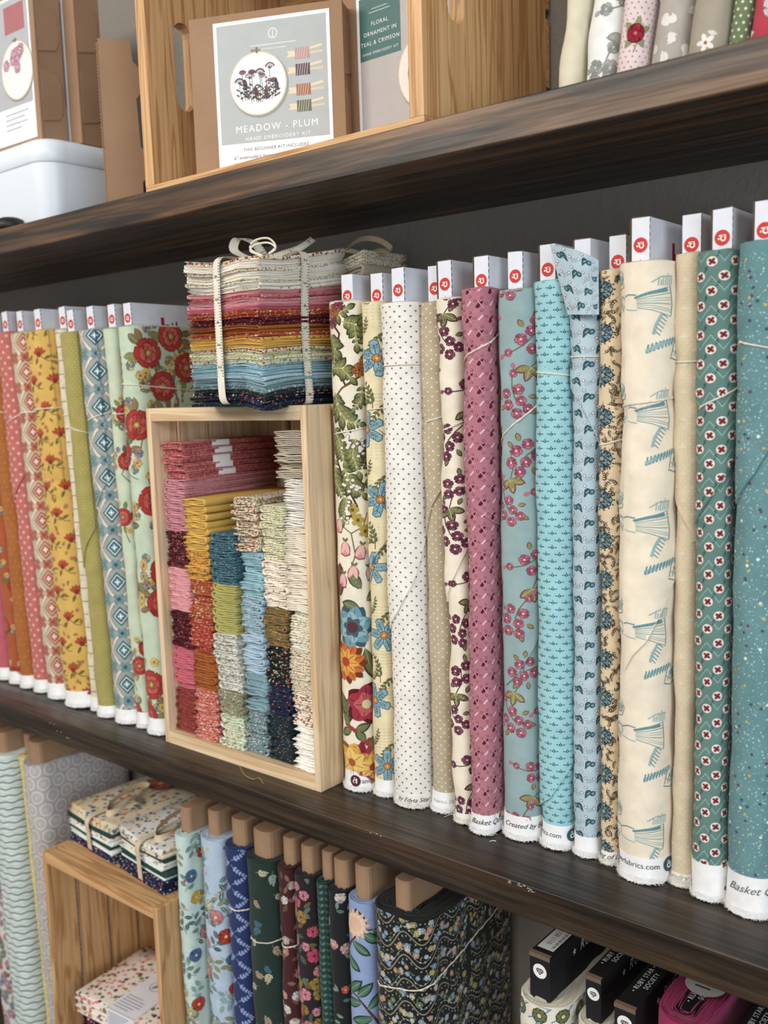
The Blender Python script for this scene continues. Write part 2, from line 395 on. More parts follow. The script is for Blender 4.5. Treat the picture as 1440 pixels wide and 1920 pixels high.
class Surf:
    def __init__(s, w, d, H, seed, tie=None, r=None, amp=.0007, pinch=.0016):
        s.w, s.d, s.H = w, d, H; r = r or min(w*.47, .026)
        s.u, s.X, s.Y, s.NX, s.NY, s.per = profile(w, d, r)
        q = np.random.default_rng(seed); s.ph = q.uniform(0, 6.28, 6); s.amp = amp; s.tie = tie; s.pinch = pinch; s.flaps = []
    def disp(s, u, v):
        a, ph = s.amp, s.ph
        z = a*(.8*np.sin(v*27+ph[0]+u*14) + .6*np.sin(v*61+ph[1]-u*33) + .45*np.sin(v*118+u*60+ph[2]) + .5*np.sin(u*95+v*6+ph[3]))
        if s.tie:
            dv = v - (s.tie[0] + s.tie[1]*u); e = np.exp(-(dv/.010)**2)
            z = z - s.pinch*e + .0007*np.exp(-(dv/.035)**2)*np.sin(u*330+ph[4])
        return z
    def line(s, f, u): return np.interp(u, [p[0] for p in f], [p[1] for p in f])
    def at(s, u, v, h, flap=True):
        u = np.asarray(u, float); v = np.asarray(v, float); h = np.broadcast_to(np.asarray(h, float), u.shape)
        x, y, nx, ny = (np.interp(u, s.u, k) for k in (s.X, s.Y, s.NX, s.NY))
        k = s.disp(u, v) + h
        if flap:
            for f, fh in s.flaps: k = k + fh*((v > s.line(f, u)) & (u >= f[0][0]) & (u <= f[-1][0]))
        N = np.stack([nx, ny, np.zeros_like(nx)], -1)
        return np.stack([x + nx*k, y + ny*k, v], -1), N
    def cols(s):
        # columns dense at the rounded front, sparse at the back
        a = np.concatenate([np.arange(-.0744, .0745, .0024), np.linspace(.082, s.per/2, 14), -np.linspace(.082, s.per/2, 14)[:-1]])
        return np.unique(np.round(np.sort(a), 6))
def grid_faces(nv, nu, closed=False):
    F = []
    for i in range(nv-1):
        for j in range(nu if closed else nu-1):
            F.append((i*nu+j, i*nu+(j+1) % nu, (i+1)*nu+(j+1) % nu, (i+1)*nu+j))
    return np.array(F)
ULIM = (-.045, .24)
def fabric_mesh(name, parent, S, base, pat, v0=.004, umax=.075, vlim=(0, 9)):
    b = MB(); us = S.cols()[:-1]; vs = np.linspace(v0, S.H, 66); U, Vv = np.meshgrid(us, vs)
    P, N = S.at(U.ravel(), Vv.ravel(), 0, False); c = lin(base)
    b.add(P, grid_faces(len(vs), len(us), True), c, N)
    # rolled layers seen from above
    ring = []; k = len(us); hmax = max(.003, S.w/2 - .0045); nr = max(9, int(hmax/.0013)); hs = [(0, 0)] + [(-hmax*i/nr, (.0010 if i % 2 else -.0018) + .0008*math.sin(i*2.3)) for i in range(1, nr+1)]
    for (h, dz) in hs:
        h = max(h, -hmax); q, _ = S.at(us, np.full(k, S.H), h, False); q[:, 2] += dz + .0006*np.sin(us*150 + h*900); ring.append(q)
    V = np.concatenate(ring); b.add(V, grid_faces(len(hs), k, True), c)
    for f, fh in S.flaps:
        fu = np.linspace(f[0][0], f[-1][0], 26); t = np.linspace(0, 1, 48); vl = S.line(f, fu)
        VV = vl[None] + (S.H + .0005 - vl)[None]*t[:, None]; UU = np.tile(fu, (48, 1))
        P, N = S.at(UU.ravel(), VV.ravel(), fh, False)
        P0, _ = S.at(fu, vl, .0, False)
        b.add(P, grid_faces(48, 26), c, N)
        b.add(np.concatenate([P0, P[:26]]), grid_faces(2, 26), c)
        Pr, _ = S.at(np.full(48, fu[-1]), VV[:, -1], 0, False); Pr2, _ = S.at(np.full(48, fu[-1]), VV[:, -1], fh, False)
        b.add(np.concatenate([Pr2, Pr]), grid_faces(2, 48)[:, ::-1], c)
    if pat is not None: pat.mapped(b, lambda u, v, h: S.at(u, v, h), (max(ULIM[0], -S.per/2), min(umax, S.per/2)), (max(v0+.0005, vlim[0]), min(S.H-.0003, vlim[1])))
    return b.build(name, M['cotton'], parent)
def selvage_mesh(parent, S, sv, col, seed, txt=None, fringe=True):
    q = np.random.default_rng(seed); b = MB(); us = S.cols()[:-1]; k = len(us); c = lin(col)
    jag = .0008 + .0012*q.random(k); rows = [jag, np.full(k, .0045), np.full(k, .009), np.full(k, max(.012, sv*.8)), np.full(k, sv)]
    hh = [.0020, .0022, .0014, .0007, .0006]
    fr = np.clip(-np.interp(us, S.u, S.NY), .25, 1)   # frays outwards only where nothing presses on it
    V = np.concatenate([S.at(us, r, (h + (.0006*q.random(k) if i < 2 else 0))*fr, False)[0] for i, (r, h) in enumerate(zip(rows, hh))])
    N = np.concatenate([S.at(us, r, 0, False)[1] for r in rows]); b.add(V, grid_faces(5, k, True), c, N)
    Vt = np.concatenate([S.at(us, rows[-1], .0006, False)[0], S.at(us, rows[-1], .0, False)[0]]); b.add(Vt, grid_faces(2, k, True), c)
    if fringe:
        n = 420; lim = S.w*.5 + .004; u = q.uniform(-lim, lim, n); v = q.uniform(.001, .008, n)
        A, Nn = S.at(u, v, .0018, False); ln = q.uniform(.0012, .0034, n)[:, None]
        tang = np.stack([-Nn[:, 1], Nn[:, 0], np.zeros(n)], -1)
        tip = A + Nn*ln*.8 + tang*(q.normal(0, .6, n)[:, None]*ln) - np.array([0, 0, 1])*ln*q.uniform(-.1, .55, n)[:, None]
        tip[:, 2] = np.maximum(tip[:, 2], .0004)
        w_ = tang*.00035; V = np.stack([A - w_, A + w_, tip], 1).reshape(-1, 3)
        b.add(V, np.arange(3*n).reshape(-1, 3), c)
    vr = [.0045, .009, max(.012, sv*.8), sv]
    if txt is not None: txt.mapped(b, lambda u, v, h: S.at(u, v, h + np.interp(v, vr, [.0028, .0014, .0007, .0006]) + .0001, False), ULIM, (0.001, sv))
    return b.build('selvage', M['cotton'], parent)
def logo_pat(p, u, v, r, ring, mark, ang=PI/2):
    """round emblem with a reversed-out rounded lower-case letter and a dot"""
    p.ell(u, v, r, c=ring, l=1, n=20)
    a = ang; co, si = math.cos(a), math.sin(a)
    def pt(x, y): return (u + (x*co - y*si)*r, v + (x*si + y*co)*r)
    t = np.linspace(0, 2*PI, 15)
    p.line([pt(-.08 + .30*math.cos(k), -.12 + .30*math.sin(k)) for k in t], r*.17, mark, 2)
    p.line([pt(.27, -.46), pt(.27, .42)], r*.19, mark, 2)
    p.ell(*pt(-.12, .46), r*.13, c=mark, l=2, n=8)
    return p
def white_board(parent, t, d, z0, z1, side=True, dash=True, logo=True, seed=0, logodz=.030):
    q = np.random.default_rng(seed); b = MB(); W = lin((224, 226, 235)); K = lin((120, 88, 62)); e = .0016
    x0, x1, y0, y1 = -t/2, t/2, -d/2, d/2
    # four walls of folded card with a torn kraft edge on top and a recessed top flap
    b.add([(x0, y0, z0), (x1, y0, z0), (x1, y1, z0), (x0, y1, z0), (x0, y0, z1), (x1, y0, z1), (x1, y1, z1), (x0, y1, z1)],
          [(0, 1, 5, 4), (1, 2, 6, 5), (2, 3, 7, 6), (3, 0, 4, 7)], W)
    o = [(x0, y0), (x1, y0), (x1, y1), (x0, y1)]; i_ = [(x0+e, y0+e), (x1-e, y0+e), (x1-e, y1-e), (x0+e, y1-e)]
    jz = q.uniform(-.0006, .0012, 4)
    b.add([(x, y, z1 + jz[k]) for k, (x, y) in enumerate(o)] + [(x, y, z1 + jz[k]) for k, (x, y) in enumerate(i_)] + [(x, y, z1-.004) for (x, y) in i_],
          [(k, (k+1) % 4, 4+(k+1) % 4, 4+k) for k in range(4)] + [(4+k, 4+(k+1) % 4, 8+(k+1) % 4, 8+k) for k in range(4)] + [(8, 9, 10, 11)], K)
    b.add([(x, y, z1 + (jz[k] if a else 0)) for a in (0, 1) for k, (x, y) in enumerate(o)], [(k, (k+1) % 4, 4+(k+1) % 4, 4+k) for k in range(4)], K)
    # a lifted corner flap on the left edge
    if q.random() < .5:
        b.add([(x0-.0008, y0+.0005, z1-.05), (x0-.0013, y0-.001, z1-.05), (x0-.0013, y0-.001, z1), (x0-.0008, y0+.0005, z1),
               (x0-.0008, y1, z1-.05), (x0-.0008, y1, z1)], [(0, 1, 2, 3), (4, 0, 3, 5)], K)
    p = Pat()
    if logo: logo_pat(p, 0, z1 - logodz, min(.0088, t*.40), 'd8322c', 'f6efe9')
    if logo: p.rect(-.0004, z1-logodz-.020, .0004, z1-logodz-.012, 'd98b84')
    p.mapped(b, plane_fn((0, y0, 0), (1, 0, 0), (0, 0, 1)), (x0, x1), (z0, z1-.0005), .05)
    p = Pat()
    if side:
        text_pat(p, 'a', .058, z1 - .037, .032, 'b8123e', PI, l=1); p.rect(.049, z1-.046, .0545, z1-.018, 'b8123e', 1)
        text_pat(p, 'il', .072, z1 - .036, .034, 'b8123e', 0, l=1)
    if dash:
        for k in range(9): p.rect(.0002, z1-.006*k-.0045, .0012, z1-.006*k-.001, '3a3f55')
    p.mapped(b, plane_fn((x1, y0, 0), (0, 1, 0), (0, 0, 1)), (0, d), (z0, z1-.0005), .05)
    return b.build('board', M['card'], parent, smooth=False)
def kraft_board(parent, t, d, z0, z1, mat=None):
    # folded kraft core with a rounded front end
    n = 8; P = [(t/2*math.cos(a)*1.0, -d/2 + t*.30 - t*.30*math.sin(a)) for a in np.linspace(0, PI, n)][::-1]
    P = [(x, y) for x, y in P] + [(t/2, d/2), (-t/2, d/2)]
    k = len(P); b = MB(); V = [(x, y, z0) for x, y in P] + [(x, y, z1-.0015) for x, y in P] + [(x*.93, y*.985+.0004, z1) for x, y in P]
    F = [(i, (i+1) % k, k+(i+1) % k, k+i) for i in range(k)] + [(k+i, k+(i+1) % k, 2*k+(i+1) % k, 2*k+i) for i in range(k)]
    b.add(V, F); b.add([(x*.93, y*.985+.0004, z1) for x, y in P] + [(0, 0, z1)], [(i, (i+1) % k, k) for i in range(k)])
    return b.build('board', mat or M['kraft'], parent, smooth=False, col=False)
def tie_string(parent, S, r=.0011, ends=False, seed=0, mat=None):
    us = np.linspace(-S.per/2, S.per/2, 70)[:-1]; q = np.random.default_rng(seed)
    v = S.tie[0] + S.tie[1]*us
    P, N = S.at(us, v, r*.9, True); b = MB()
    for ph in (0, PI):   # two-ply twist
        tw = np.cumsum(np.concatenate([[0], np.linalg.norm(np.diff(P, axis=0), axis=1)]))*520 + ph
        Q = P + np.stack([np.zeros_like(tw), np.zeros_like(tw), np.sin(tw)*r*.55], 1) + N*(np.cos(tw)*r*.45)[:, None]
        V, F = tube_arrays(Q, r*.72, 5, True); b.add(V, F)
    return b.build('tie_string', mat or M['string'], parent, col=False)
def bolt(label, x0, w, yf, H, base, pat, lean=0, zs=ZM, board=.035, bt=.024, tie=.44, tslope=.0, flaps=(), sv=.022, svcol=(246, 245, 243), txt=None, seed=0,
         kind='white', side=True, logo=True, dash=True, fringe=True, tip=0, rz=0, amp=.0007, bdx=0, logodz=.0235, group=None, bset=.012, backgap=.004, bmat=None, nob=False, umax=.075, vlim=(0, 9)):
    d = WY - yf - backgap; root = empty('fabric_bolt', (x0 + w/2, yf + d/2, zs), rz, lean, tip); tag(root, label, 'fabric bolt', group)
    S = Surf(w - .0024, d, H, seed, (tie, tslope) if tie else None, amp=amp)
    for f in flaps: S.flaps.append((f, .0022))
    fab = fabric_mesh('fabric', root, S, base, pat, .004 if sv else .001, umax, vlim)
    if sv: selvage_mesh(fab, S, sv, svcol, seed+5, txt, fringe)
    bd = d - bset*2; t = min(bt, w*.74)
    if nob: pass
    elif kind == 'white': o = white_board(root, t, bd, H-.03, H+board, side, dash, logo, seed, logodz); o.location.x = bdx
    elif kind == 'kraft': o = kraft_board(root, t, bd, H-.03, H+board, bmat); o.location.x = bdx
    elif kind == 'black': o = black_board(root, t, bd, H-.03, H+board, seed); o.location.x = bdx
    if tie: tie_string(fab, S, .0010, seed=seed)
    return root, S

# ------------------------------------------------------------------ prints
mm = .001
def rnd(seed): return np.random.default_rng(seed)
def flower5(r, c1, c2, cc, n=5, wide=1.25, rot=0.3, out=None):
    p = Pat()
    for k in range(n):
        a = rot + k*2*PI/n
        o_ = out or tuple(.62*x for x in ([int(c2[i:i+2], 16) for i in (0, 2, 4)] if isinstance(c2, str) else c2))
        p.petal(0, 0, r*1.05, r*wide*.74, a, o_, 1 + k*.15, .95); p.petal(0, 0, r*.97, r*wide*.60, a, c1 if k % 2 else c2, 1.07 + k*.15, .95)
        p.line([(r*.2*math.cos(a), r*.2*math.sin(a)), (r*.62*math.cos(a), r*.62*math.sin(a))], r*.06, o_, 2)
    p.ell(0, 0, r*.2, c=cc, l=4, n=8); return p
def sprig(n, ln, lw, ll, c, cs, curve=.0):
    """stem with paired leaves growing up"""
    p = Pat(); t = np.linspace(0, 1, 9); P = np.stack([curve*ln*np.sin(t*2.2), t*ln], 1); p.line(P, ln*.03, cs, 1)
    for k in range(n):
        f = (k+1.2)/(n+.8); x, y = np.interp(f, t, P[:, 0]), f*ln; s = 1 - .45*f
        for sg in (-1, 1): p.leaf(x, y, ll*s, lw*s, PI/2 + sg*.75, c, 2)
    p.leaf(P[-1, 0], P[-1, 1], ll*.6, lw*.6, PI/2, c, 2); return p
def grid_pts(du, dv, H, stag=True, u0=-.06, u1=.12, jit=0, seed=0):
    q = rnd(seed); o = []; j = 0; v = dv*.4
    while v < H + dv:
        u = u0 + (du/2 if (stag and j % 2) else 0)
        while u < u1: o.append((u + q.normal(0, jit), v + q.normal(0, jit))); u += du
        v += dv; j += 1
    return o
def scatter(n, H, seed, mind=0, u0=-.06, u1=.11):
    q = rnd(seed); o = []
    tries = 0
    while len(o) < n and tries < n*40:
        tries += 1; p = (q.uniform(u0, u1), q.uniform(0, H))
        if mind and any((p[0]-a[0])**2 + (p[1]-a[1])**2 < mind*mind for a in o): continue
        o.append(p)
    return o
def dots(p, pts, r, c, n=6, l=1):
    t = np.linspace(0, 2*PI, n, endpoint=False); ring = np.stack([np.cos(t), np.sin(t)], 1)*r; nx = np.roll(ring, -1, 0)
    P = np.asarray(pts)[:, None, None, :]; tri = np.stack([np.zeros_like(ring), ring, nx], 1)[None]
    return p.add((P + tri).reshape(-1, 3, 2), c, l)

def p_jacobean(H):
    p = Pat(); q = rnd(3); OL, OD, BR = '6d7340', '3f4427', '5c2b28'
    def acanth(sp, n, ll, lw, l0=2, c1=OL, c2='8f8f52', dk=OD):
        """curled acanthus: lobes along both sides of a bent spine"""
        t = np.linspace(0, 1, 24); k_ = len(sp); P = np.stack([np.interp(t, np.linspace(0, 1, k_), [q_[i] for q_ in sp]) for i in (0, 1)], 1)
        P[1:-1] = (P[:-2] + P[1:-1] + P[2:])/3; D = np.gradient(P, axis=0); A = np.arctan2(D[:, 1], D[:, 0])
        for sc, cc, l in ((1.0, dk, l0), (.80, c1, l0+1), (.50, c2, l0+2)):
            for j in range(n):
                i = int((j+.6)/n*22); s = math.sin(PI*(.18 + .74*(j+.5)/n))
                for sg in (-1, 1): p.leaf(P[i, 0], P[i, 1], ll*s*sc, lw*s*(sc if sc < 1 else 1.05), A[i] + sg*.95, cc, l + j*.02)
            p.leaf(P[-2, 0], P[-2, 1], ll*.9*sc, lw*sc, A[-1], cc, l+.5)
        p.line(P, .0013, 'b9b070', l0+3.4)
    p.line([(-.014, .555), (.002, .535), (-.006, .505), (.008, .478), (.026, .488)], .0026, BR, 1); p.line([(-.012, .46), (.004, .475), (.020, .483)], .0022, '6f5a34', 1); p.line([(.0, .44), (-.01, .40), (.004, .37), (.018, .34)], .0024, BR, 1)
    for sp, n, ll, lw in (([(-.012, .566), (.0, .556), (.012, .562)], 5, .012, .007), ([(.006, .548), (.020, .545), (.022, .522)], 6, .012, .008), ([(-.014, .535), (-.006, .520), (-.008, .500)], 6, .014, .009), ([(.030, .56), (.034, .54), (.03, .51)], 6, .012, .008),
                          ([(-.010, .497), (.004, .497), (.014, .486)], 6, .013, .008), ([(-.008, .470), (-.004, .452), (.008, .438), (.024, .434)], 9, .016, .008), ([(.028, .478), (.026, .462), (.018, .452)], 5, .010, .006), ([(-.014, .43), (-.004, .412), (.004, .392)], 7, .014, .008),
                          ([(.018, .418), (.014, .400), (.020, .380)], 7, .013, .008), ([(.004, .385), (.012, .365), (.024, .355)], 7, .014, .008), ([(-.012, .395), (-.010, .37), (.002, .35)], 7, .013, .008), ([(.034, .42), (.036, .40), (.032, .37)], 6, .012, .008), ([(.006, .352), (.004, .340), (.0, .325)], 6, .012, .007)):
        acanth(sp, n, ll*1.15, lw)
    for (u, v) in ((.024, .494), (.030, .500), (-.006, .560)): p.stamp(flower5(.008, 'c9873c', 'b5652f', '7d3420'), u, v, .4, 1, False, 6)
    for (u, v) in ((-.008, .548), (.002, .566)): p.stamp(flower5(.007, 'b5606a', '8d3a44', '4a1f24'), u, v, .4, 1, False, 6)
    for k in range(46):
        a, r = q.uniform(0, 6.3), q.uniform(0, .011); cx, cy = [(.006, .418), (.024, .408), (.010, .362), (.006, .335)][k % 4]
        p.ell(cx + r*math.cos(a), cy + r*math.sin(a)*1.2, .0026, .0022, c='3f2226', l=7); p.ell(cx + r*math.cos(a), cy + r*math.sin(a)*1.2, .0021, .0017, c='e9dfd2', l=8)
    p.line([(-.01, .325), (.010, .31), (.014, .285), (.006, .262), (.016, .245)], .0014, '6d6a35', 1)
    p.line([(.010, .31), (.024, .318), (.03, .333)], .0012, '6d6a35', 1)
    for (u, v, a) in ((-.004, .326, -1.9), (.002, .300, -1.6), (.022, .296, -1.8), (.012, .272, -1.7), (-.002, .262, -1.8), (.03, .27, -1.3)):
        p.petal(u, v, .0175, .0135, a, 'a4494c', 2, .95); p.petal(u, v, .0160, .0105, a, 'dd8f8b', 3, .95)
        for da in (-.32, .32): p.petal(u, v, .015, .0050, a + da, 'e9b3aa', 4); p.leaf(u, v, .006, .003, a + PI + da*2, OL, 4)
    for (u, v) in ((.018, .325), (.026, .312), (.012, .337)):
        for k in range(5): p.petal(u, v, .008, .006, k*1.256, 'b79b3e', 3, .9)
        p.ell(u, v, .0022, c='6d5a26', l=5)
    for (u, v, a) in ((.020, .245, 2.2), (.026, .23, .6), (.018, .222, 2.9)): p.leaf(u, v, .026, .014, a, '4b5236', 2); p.leaf(u, v, .023, .010, a, '6f7650', 3, '9aa07a')
    def big(u, v, r, cols, n, core, coreC):
        lb = 6 + v*20
        for lay, (rr, c) in enumerate(cols):
            for k in range(n): p.petal_s(u, v, r*rr, r*rr*2.6/n*1.7, k*2*PI/n + lay*.3, c, lb + lay*1.5 + k*.06)
            if lay: [p.line([(u + r*rr*.3*math.cos(a), v + r*rr*.3*math.sin(a)), (u + r*rr*.85*math.cos(a + .06), v + r*rr*.85*math.sin(a + .06))], .0007, cols[0][1], lb + lay*1.5 + 1) for a in np.arange(n)*2*PI/n + lay*.3]
        p.ell(u, v, r*core, c=coreC, l=lb + 7, n=14)
    p.petal(-.012, .235, .040, .017, 1.45, '5a3434', 2); p.petal(-.012, .237, .036, .011, 1.5, '80504a', 3)
    big(.008, .200, .026, ((1.05, '38596a'), (.97, '6b9cab'), (.72, '8fb6bb'), (.5, '4a5f6c')), 6, .26, '5b3338')
    big(-.002, .158, .026, ((1.05, '7a3418'), (.95, 'd0672a'), (.66, 'e3a23d')), 9, .22, 'b33c22')
    for (u, v, a) in ((.022, .175, -1.3), (.03, .19, -.6), (.004, .118, -1.8), (-.014, .12, -1.2)): p.leaf(u, v, .04, .017, a, '3d4229', 1); p.leaf(u, v, .036, .012, a, '6b6e43', 2, '98955a')
    big(.022, .108, .025, ((1.06, '5d1420'), (.96, 'a82c3c'), (.6, 'c65a58')), 5, .22, 'd8c48a')
    for (u, v, a) in ((.0, .080, 2.0), (.004, .078, -2.6), (.008, .076, .4), (.024, .064, -1.2), (.02, .062, 2.2), (.022, .06, .3)): p.leaf(u, v, .020, .011, a, '454a2c', 3); p.leaf(u, v, .017, .0075, a, '75784a', 4); p.ell(u, v, .003, c='a33b32', l=6)
    big(.002, .036, .026, ((1.05, '8a5a1c'), (.98, 'dda53c'), (.7, 'ecc363')), 6, .2, 'b4552a')
    big(.028, .030, .024, ((1.05, '7d2a1c'), (.98, 'd8992f'), (.66, 'e9b957')), 6, .2, 'a83a26')
    p.petal(.016, .040, .024, .008, 1.6, '8d1c33', 8); p.petal(.016, .040, .020, .007, 1.05, 'b02c48', 8); p.petal(.016, .040, .020, .007, 2.1, 'b02c48', 8)
    for (u, v) in ((.000, .026), (.010, .024), (.024, .022), (.034, .024)): p.stamp(flower5(.008, 'b83a2c', 'cc5a3c', 'e9b08a'), u, v, 0, 1, False, 8)
    return p
def p_bluedaisy(H):
    p = Pat()
    v = 0; k = 0
    while v < H:
        for j in range(0, 7): p.line([(-.06, v + .012 + j*.0038), (.12, v + .0125 + j*.0038)], .0007, 'c9b98d', 1)
        v += .048
    m = Pat()
    for i in range(6):
        a = PI/2 + i*PI/3; m.petal(.002*math.cos(a), .002*math.sin(a), .0190, .0100, a, '4a6a78', 2, .95); m.petal(.003*math.cos(a), .003*math.sin(a), .0168, .0082, a, '86acb6', 3, .95)
        m.line([(.004*math.cos(a), .004*math.sin(a)), (.016*math.cos(a), .016*math.sin(a))], .0007, '2f5a6e', 4)
        for t in (.007, .010, .013):
            for s in (-.5, .5): m.line([(t*math.cos(a), t*math.sin(a)), ((t+.0032)*math.cos(a + s*.55), (t+.0032)*math.sin(a + s*.55))], .0005, '2f5a6e', 4)
    m.ell(0, 0, .0048, c='7d3d12', l=5, n=12); m.ell(0, 0, .0040, c='c07f3c', l=6, n=12); m.ell(0, 0, .0015, c='f0b048', l=7)
    sp = sprig(5, .030, .0036, .0080, '67673a', '5c5a34', .25)
    k = 0; v = .038
    while v < H + .03:
        p.stamp(m, .010 if k % 2 == 0 else -.004, v, .2*k); p.stamp(m, .052 if k % 2 else .040, v + .02, .5)
        p.stamp(sp, .004 if k % 2 else .020, v + .022, .5 if k % 2 else -.7); p.stamp(sp, .024, v + .030, 2.6); p.stamp(sp, -.012, v + .02, -.3, .8)
        p.line([(.010, v), (.022, v - .012), (.034, v - .013)], .0008, '67673a', 1)
        v += .078; k += 1
    return p
def p_hearts(H, c='6a7078', du=.0108, dv=.0054, r=.0010):
    p = Pat(); pts = grid_pts(du, dv, H); P = np.array(pts)
    dots(p, P + (-.0005, .0004), r*.72, c, 6); dots(p, P + (.0005, .0004), r*.72, c, 6)
    return p.add(np.stack([P + (-.0011, .0002), P + (0, -.0012), P + (.0011, .0002)], 1), c, 1)
def p_dots(H, c, du, dv, r, n=7, seed=0, jit=0): return dots(Pat(), grid_pts(du, dv, H, True, jit=jit, seed=seed), r, c, n)
def p_spray(H, c1, c2, cc, out, stem, leaf, step, seed, both=True, fr=.0062, leafy=1):
    p = Pat(); q = rnd(seed); f = flower5(fr, c1, c2, cc, 5, 1.3, .3, out); f2 = flower5(fr*.92, c2, c1, cc, 5, 1.3, .9, out)
    def cluster(u, v, ang, sc):
        m = Pat(); m.line([(.000, -.003), (.006, .006), (.013, .012), (.022, .017)], .0011, stem, 1)
        for j_, (a, b, k) in enumerate(((-.009, -.001, 0), (.002, -.008, 1), (-.002, .008, 1), (-.010, -.013, 0), (.009, .001, 0), (.000, -.018, 1))): m.stamp(f if k else f2, a, b, k*1.3 + a*90, .92 - .12*k, False, 2 + j_*.8)
        m.stamp(f, .018, .0145, .6, .62, False, 2); m.petal(.022, .017, .006, .004, .9, c1, 3)
        for (a, b, an) in ((-.009, .008, 2.2), (.009, -.010, -.9), (.001, -.019, -1.6), (-.012, .001, 2.8)): m.leaf(a, b, .0085*leafy, .0048, an, out, 2); m.leaf(a, b, .0075*leafy, .0036, an, leaf, 3)
        p.stamp(m, u, v, ang, sc)
    v = .02; k = 0
    while v < H + .02:
        cluster((.004, .022, -.004, .016)[k % 4] + q.normal(0, .002), v, (.3, 2.6, 1.2, -.6)[k % 4] + q.normal(0, .2), q.uniform(.9, 1.1)); cluster(.055 + (.01 if k % 2 else -.01), v + step*.4, 1.5*k, 1); cluster(-.04, v + step*.5, 2*k, 1)
        if k % 2 == 0:
            L = Pat(); L.line([(0, 0), (.008, .012), (.009, .028)], .0010, stem, 1)
            for an in (2.6, .5, 1.5): L.leaf(0, 0, .015, .008, an + PI, out, 1); L.leaf(0, 0, .0135, .006, an + PI, leaf, 2, 'c8bf86')
            p.stamp(L, (.020, .000)[k//2 % 2], v + step*.52, q.uniform(-.5, .5))
        v += step; k += 1
    return p
def p_pinkpaisley(H):
    p = Pat(); m = Pat()
    m.line([(-.003, -.003), (-.0008, .0005), (.0022, .0028)], [.0026, .0030, .0012], '571b2c', 2); m.ell(-.0022, -.0018, .0021, .0016, .8, '571b2c', 2); m.line([(-.0022, .0030), (.0026, -.0035)], .0010, 'd98da0', 3)
    for (u, v) in ((-.0045, .0035), (.0048, .0008), (.001, -.0062), (.0012, .0062)): m.ell(u, v, .0012, c='5f2234', l=2, n=8); m.ell(u, v, .0006, c='e3b5bc', l=3, n=6)
    d = Pat(); d.line([(-.0026, -.0014), (.0026, .0014)], .0017, 'eab9c3', 1)
    for k, (u, v) in enumerate(grid_pts(.0200, .0140, H)): p.stamp(m, u, v, .25*(k % 3), 1.0); p.stamp(d, u + .0100, v + .001, .4)
    return p
def p_buds(H):
    p = Pat(); m = Pat(); c = '1f5a68'
    m.fan([(-.0022, 0), (0, .0015), (.0022, 0), (0, -.0015)], c, 1); m.ell(0, 0, .0006, c='9fd8de', l=2, n=6); m.fan([(-.0042, .0003), (-.0026, .0009), (-.0026, -.0007)], c, 1); m.fan([(.0042, .0003), (.0026, .0009), (.0026, -.0007)], c, 1)
    m.ell(0, .0022, .0005, c=c, n=5)
    for (u, v) in grid_pts(.0118, .0069, H): p.stamp(m, u, v)
    return p
def p_paisley(H):
    p = Pat(); m = Pat()
    t = np.linspace(0, 1, 7); m.line(np.stack([-.0045 + .0095*t - .003*t**2, -.001 + .0052*np.sin(t*2.2)], 1), [.0008, .0022, .0038, .0044, .0040, .0026, .001], '2f5560', 2)
    m.ell(.0030, .0016, .0028, .0024, .3, '2f5560', 2); m.ell(.0032, .0016, .0014, .0012, .3, '6f98a2', 3); m.line([(-.002, .002), (.001, .0035)], .0008, '8fb8c4', 3)
    for (u, v) in ((-.006, .004), (.008, .003), (.005, -.0045), (-.001, .0085)): m.ell(u, v, .0014, c='8a4350', l=2, n=8); m.ell(u, v, .0010, c='e7e3e4', l=3, n=7)
    d = Pat()
    for k in range(3): d.line([(-.003, k*.0014), (.003, k*.0014 + .0016)], .00035, '7f9fb2', 1)
    for k, (u, v) in enumerate(grid_pts(.0225, .0150, H)): p.stamp(m, u, v, .5*(k % 2) - .2, 1.08, k % 2 == 0); p.stamp(d, u + .011, v - .002)
    return p
def p_tealflower(H):
    p = Pat(); m = Pat()
    for k in range(9):
        a = k*2*PI/9; m.petal(0, 0, .0092, .0062, a, '22313a', 2 + k*.1, .9); m.petal(.001*math.cos(a), .001*math.sin(a), .0076, .0042, a, '5f7f88' if k % 2 else '86a3a8', 2.05 + k*.1, .9)
    m.ell(0, 0, .0028, c='22313a', l=4, n=9); m.ell(0, 0, .0020, c='a3a58d', l=5, n=8)
    for k in range(14): a = k*2*PI/14; m.ell(.0100*math.cos(a), .0100*math.sin(a), .0008, c='22313a', l=2, n=5)
    sp = sprig(4, .0125, .0017, .0046, '4d4030', '4d4030', .3); q = rnd(4)
    F = []
    for k in range(16):
        v = .016 + k*.0385
        F += [(-.004, v), (.022, v + .0193), (.048, v), (-.030, v + .0193), (.074, v + .0193)]
    for (u, v) in scatter(1100, H, 21, .0046, -.03, .06):
        if min((u-a)**2 + (v-b)**2 for a, b in F) > .0098**2: p.stamp(sp, u, v, q.uniform(0, 6.3), q.uniform(.55, .8))
    dd = [s for s in scatter(120, H, 5, .008) if min((s[0]-a)**2 + (s[1]-b)**2 for a, b in F) > .0125**2]
    dots(p, dd, .0014, 'b08a6a', 8, 3)
    for (u, v) in F: p.stamp(m, u, v, 0, 1, False, 3)
    return p
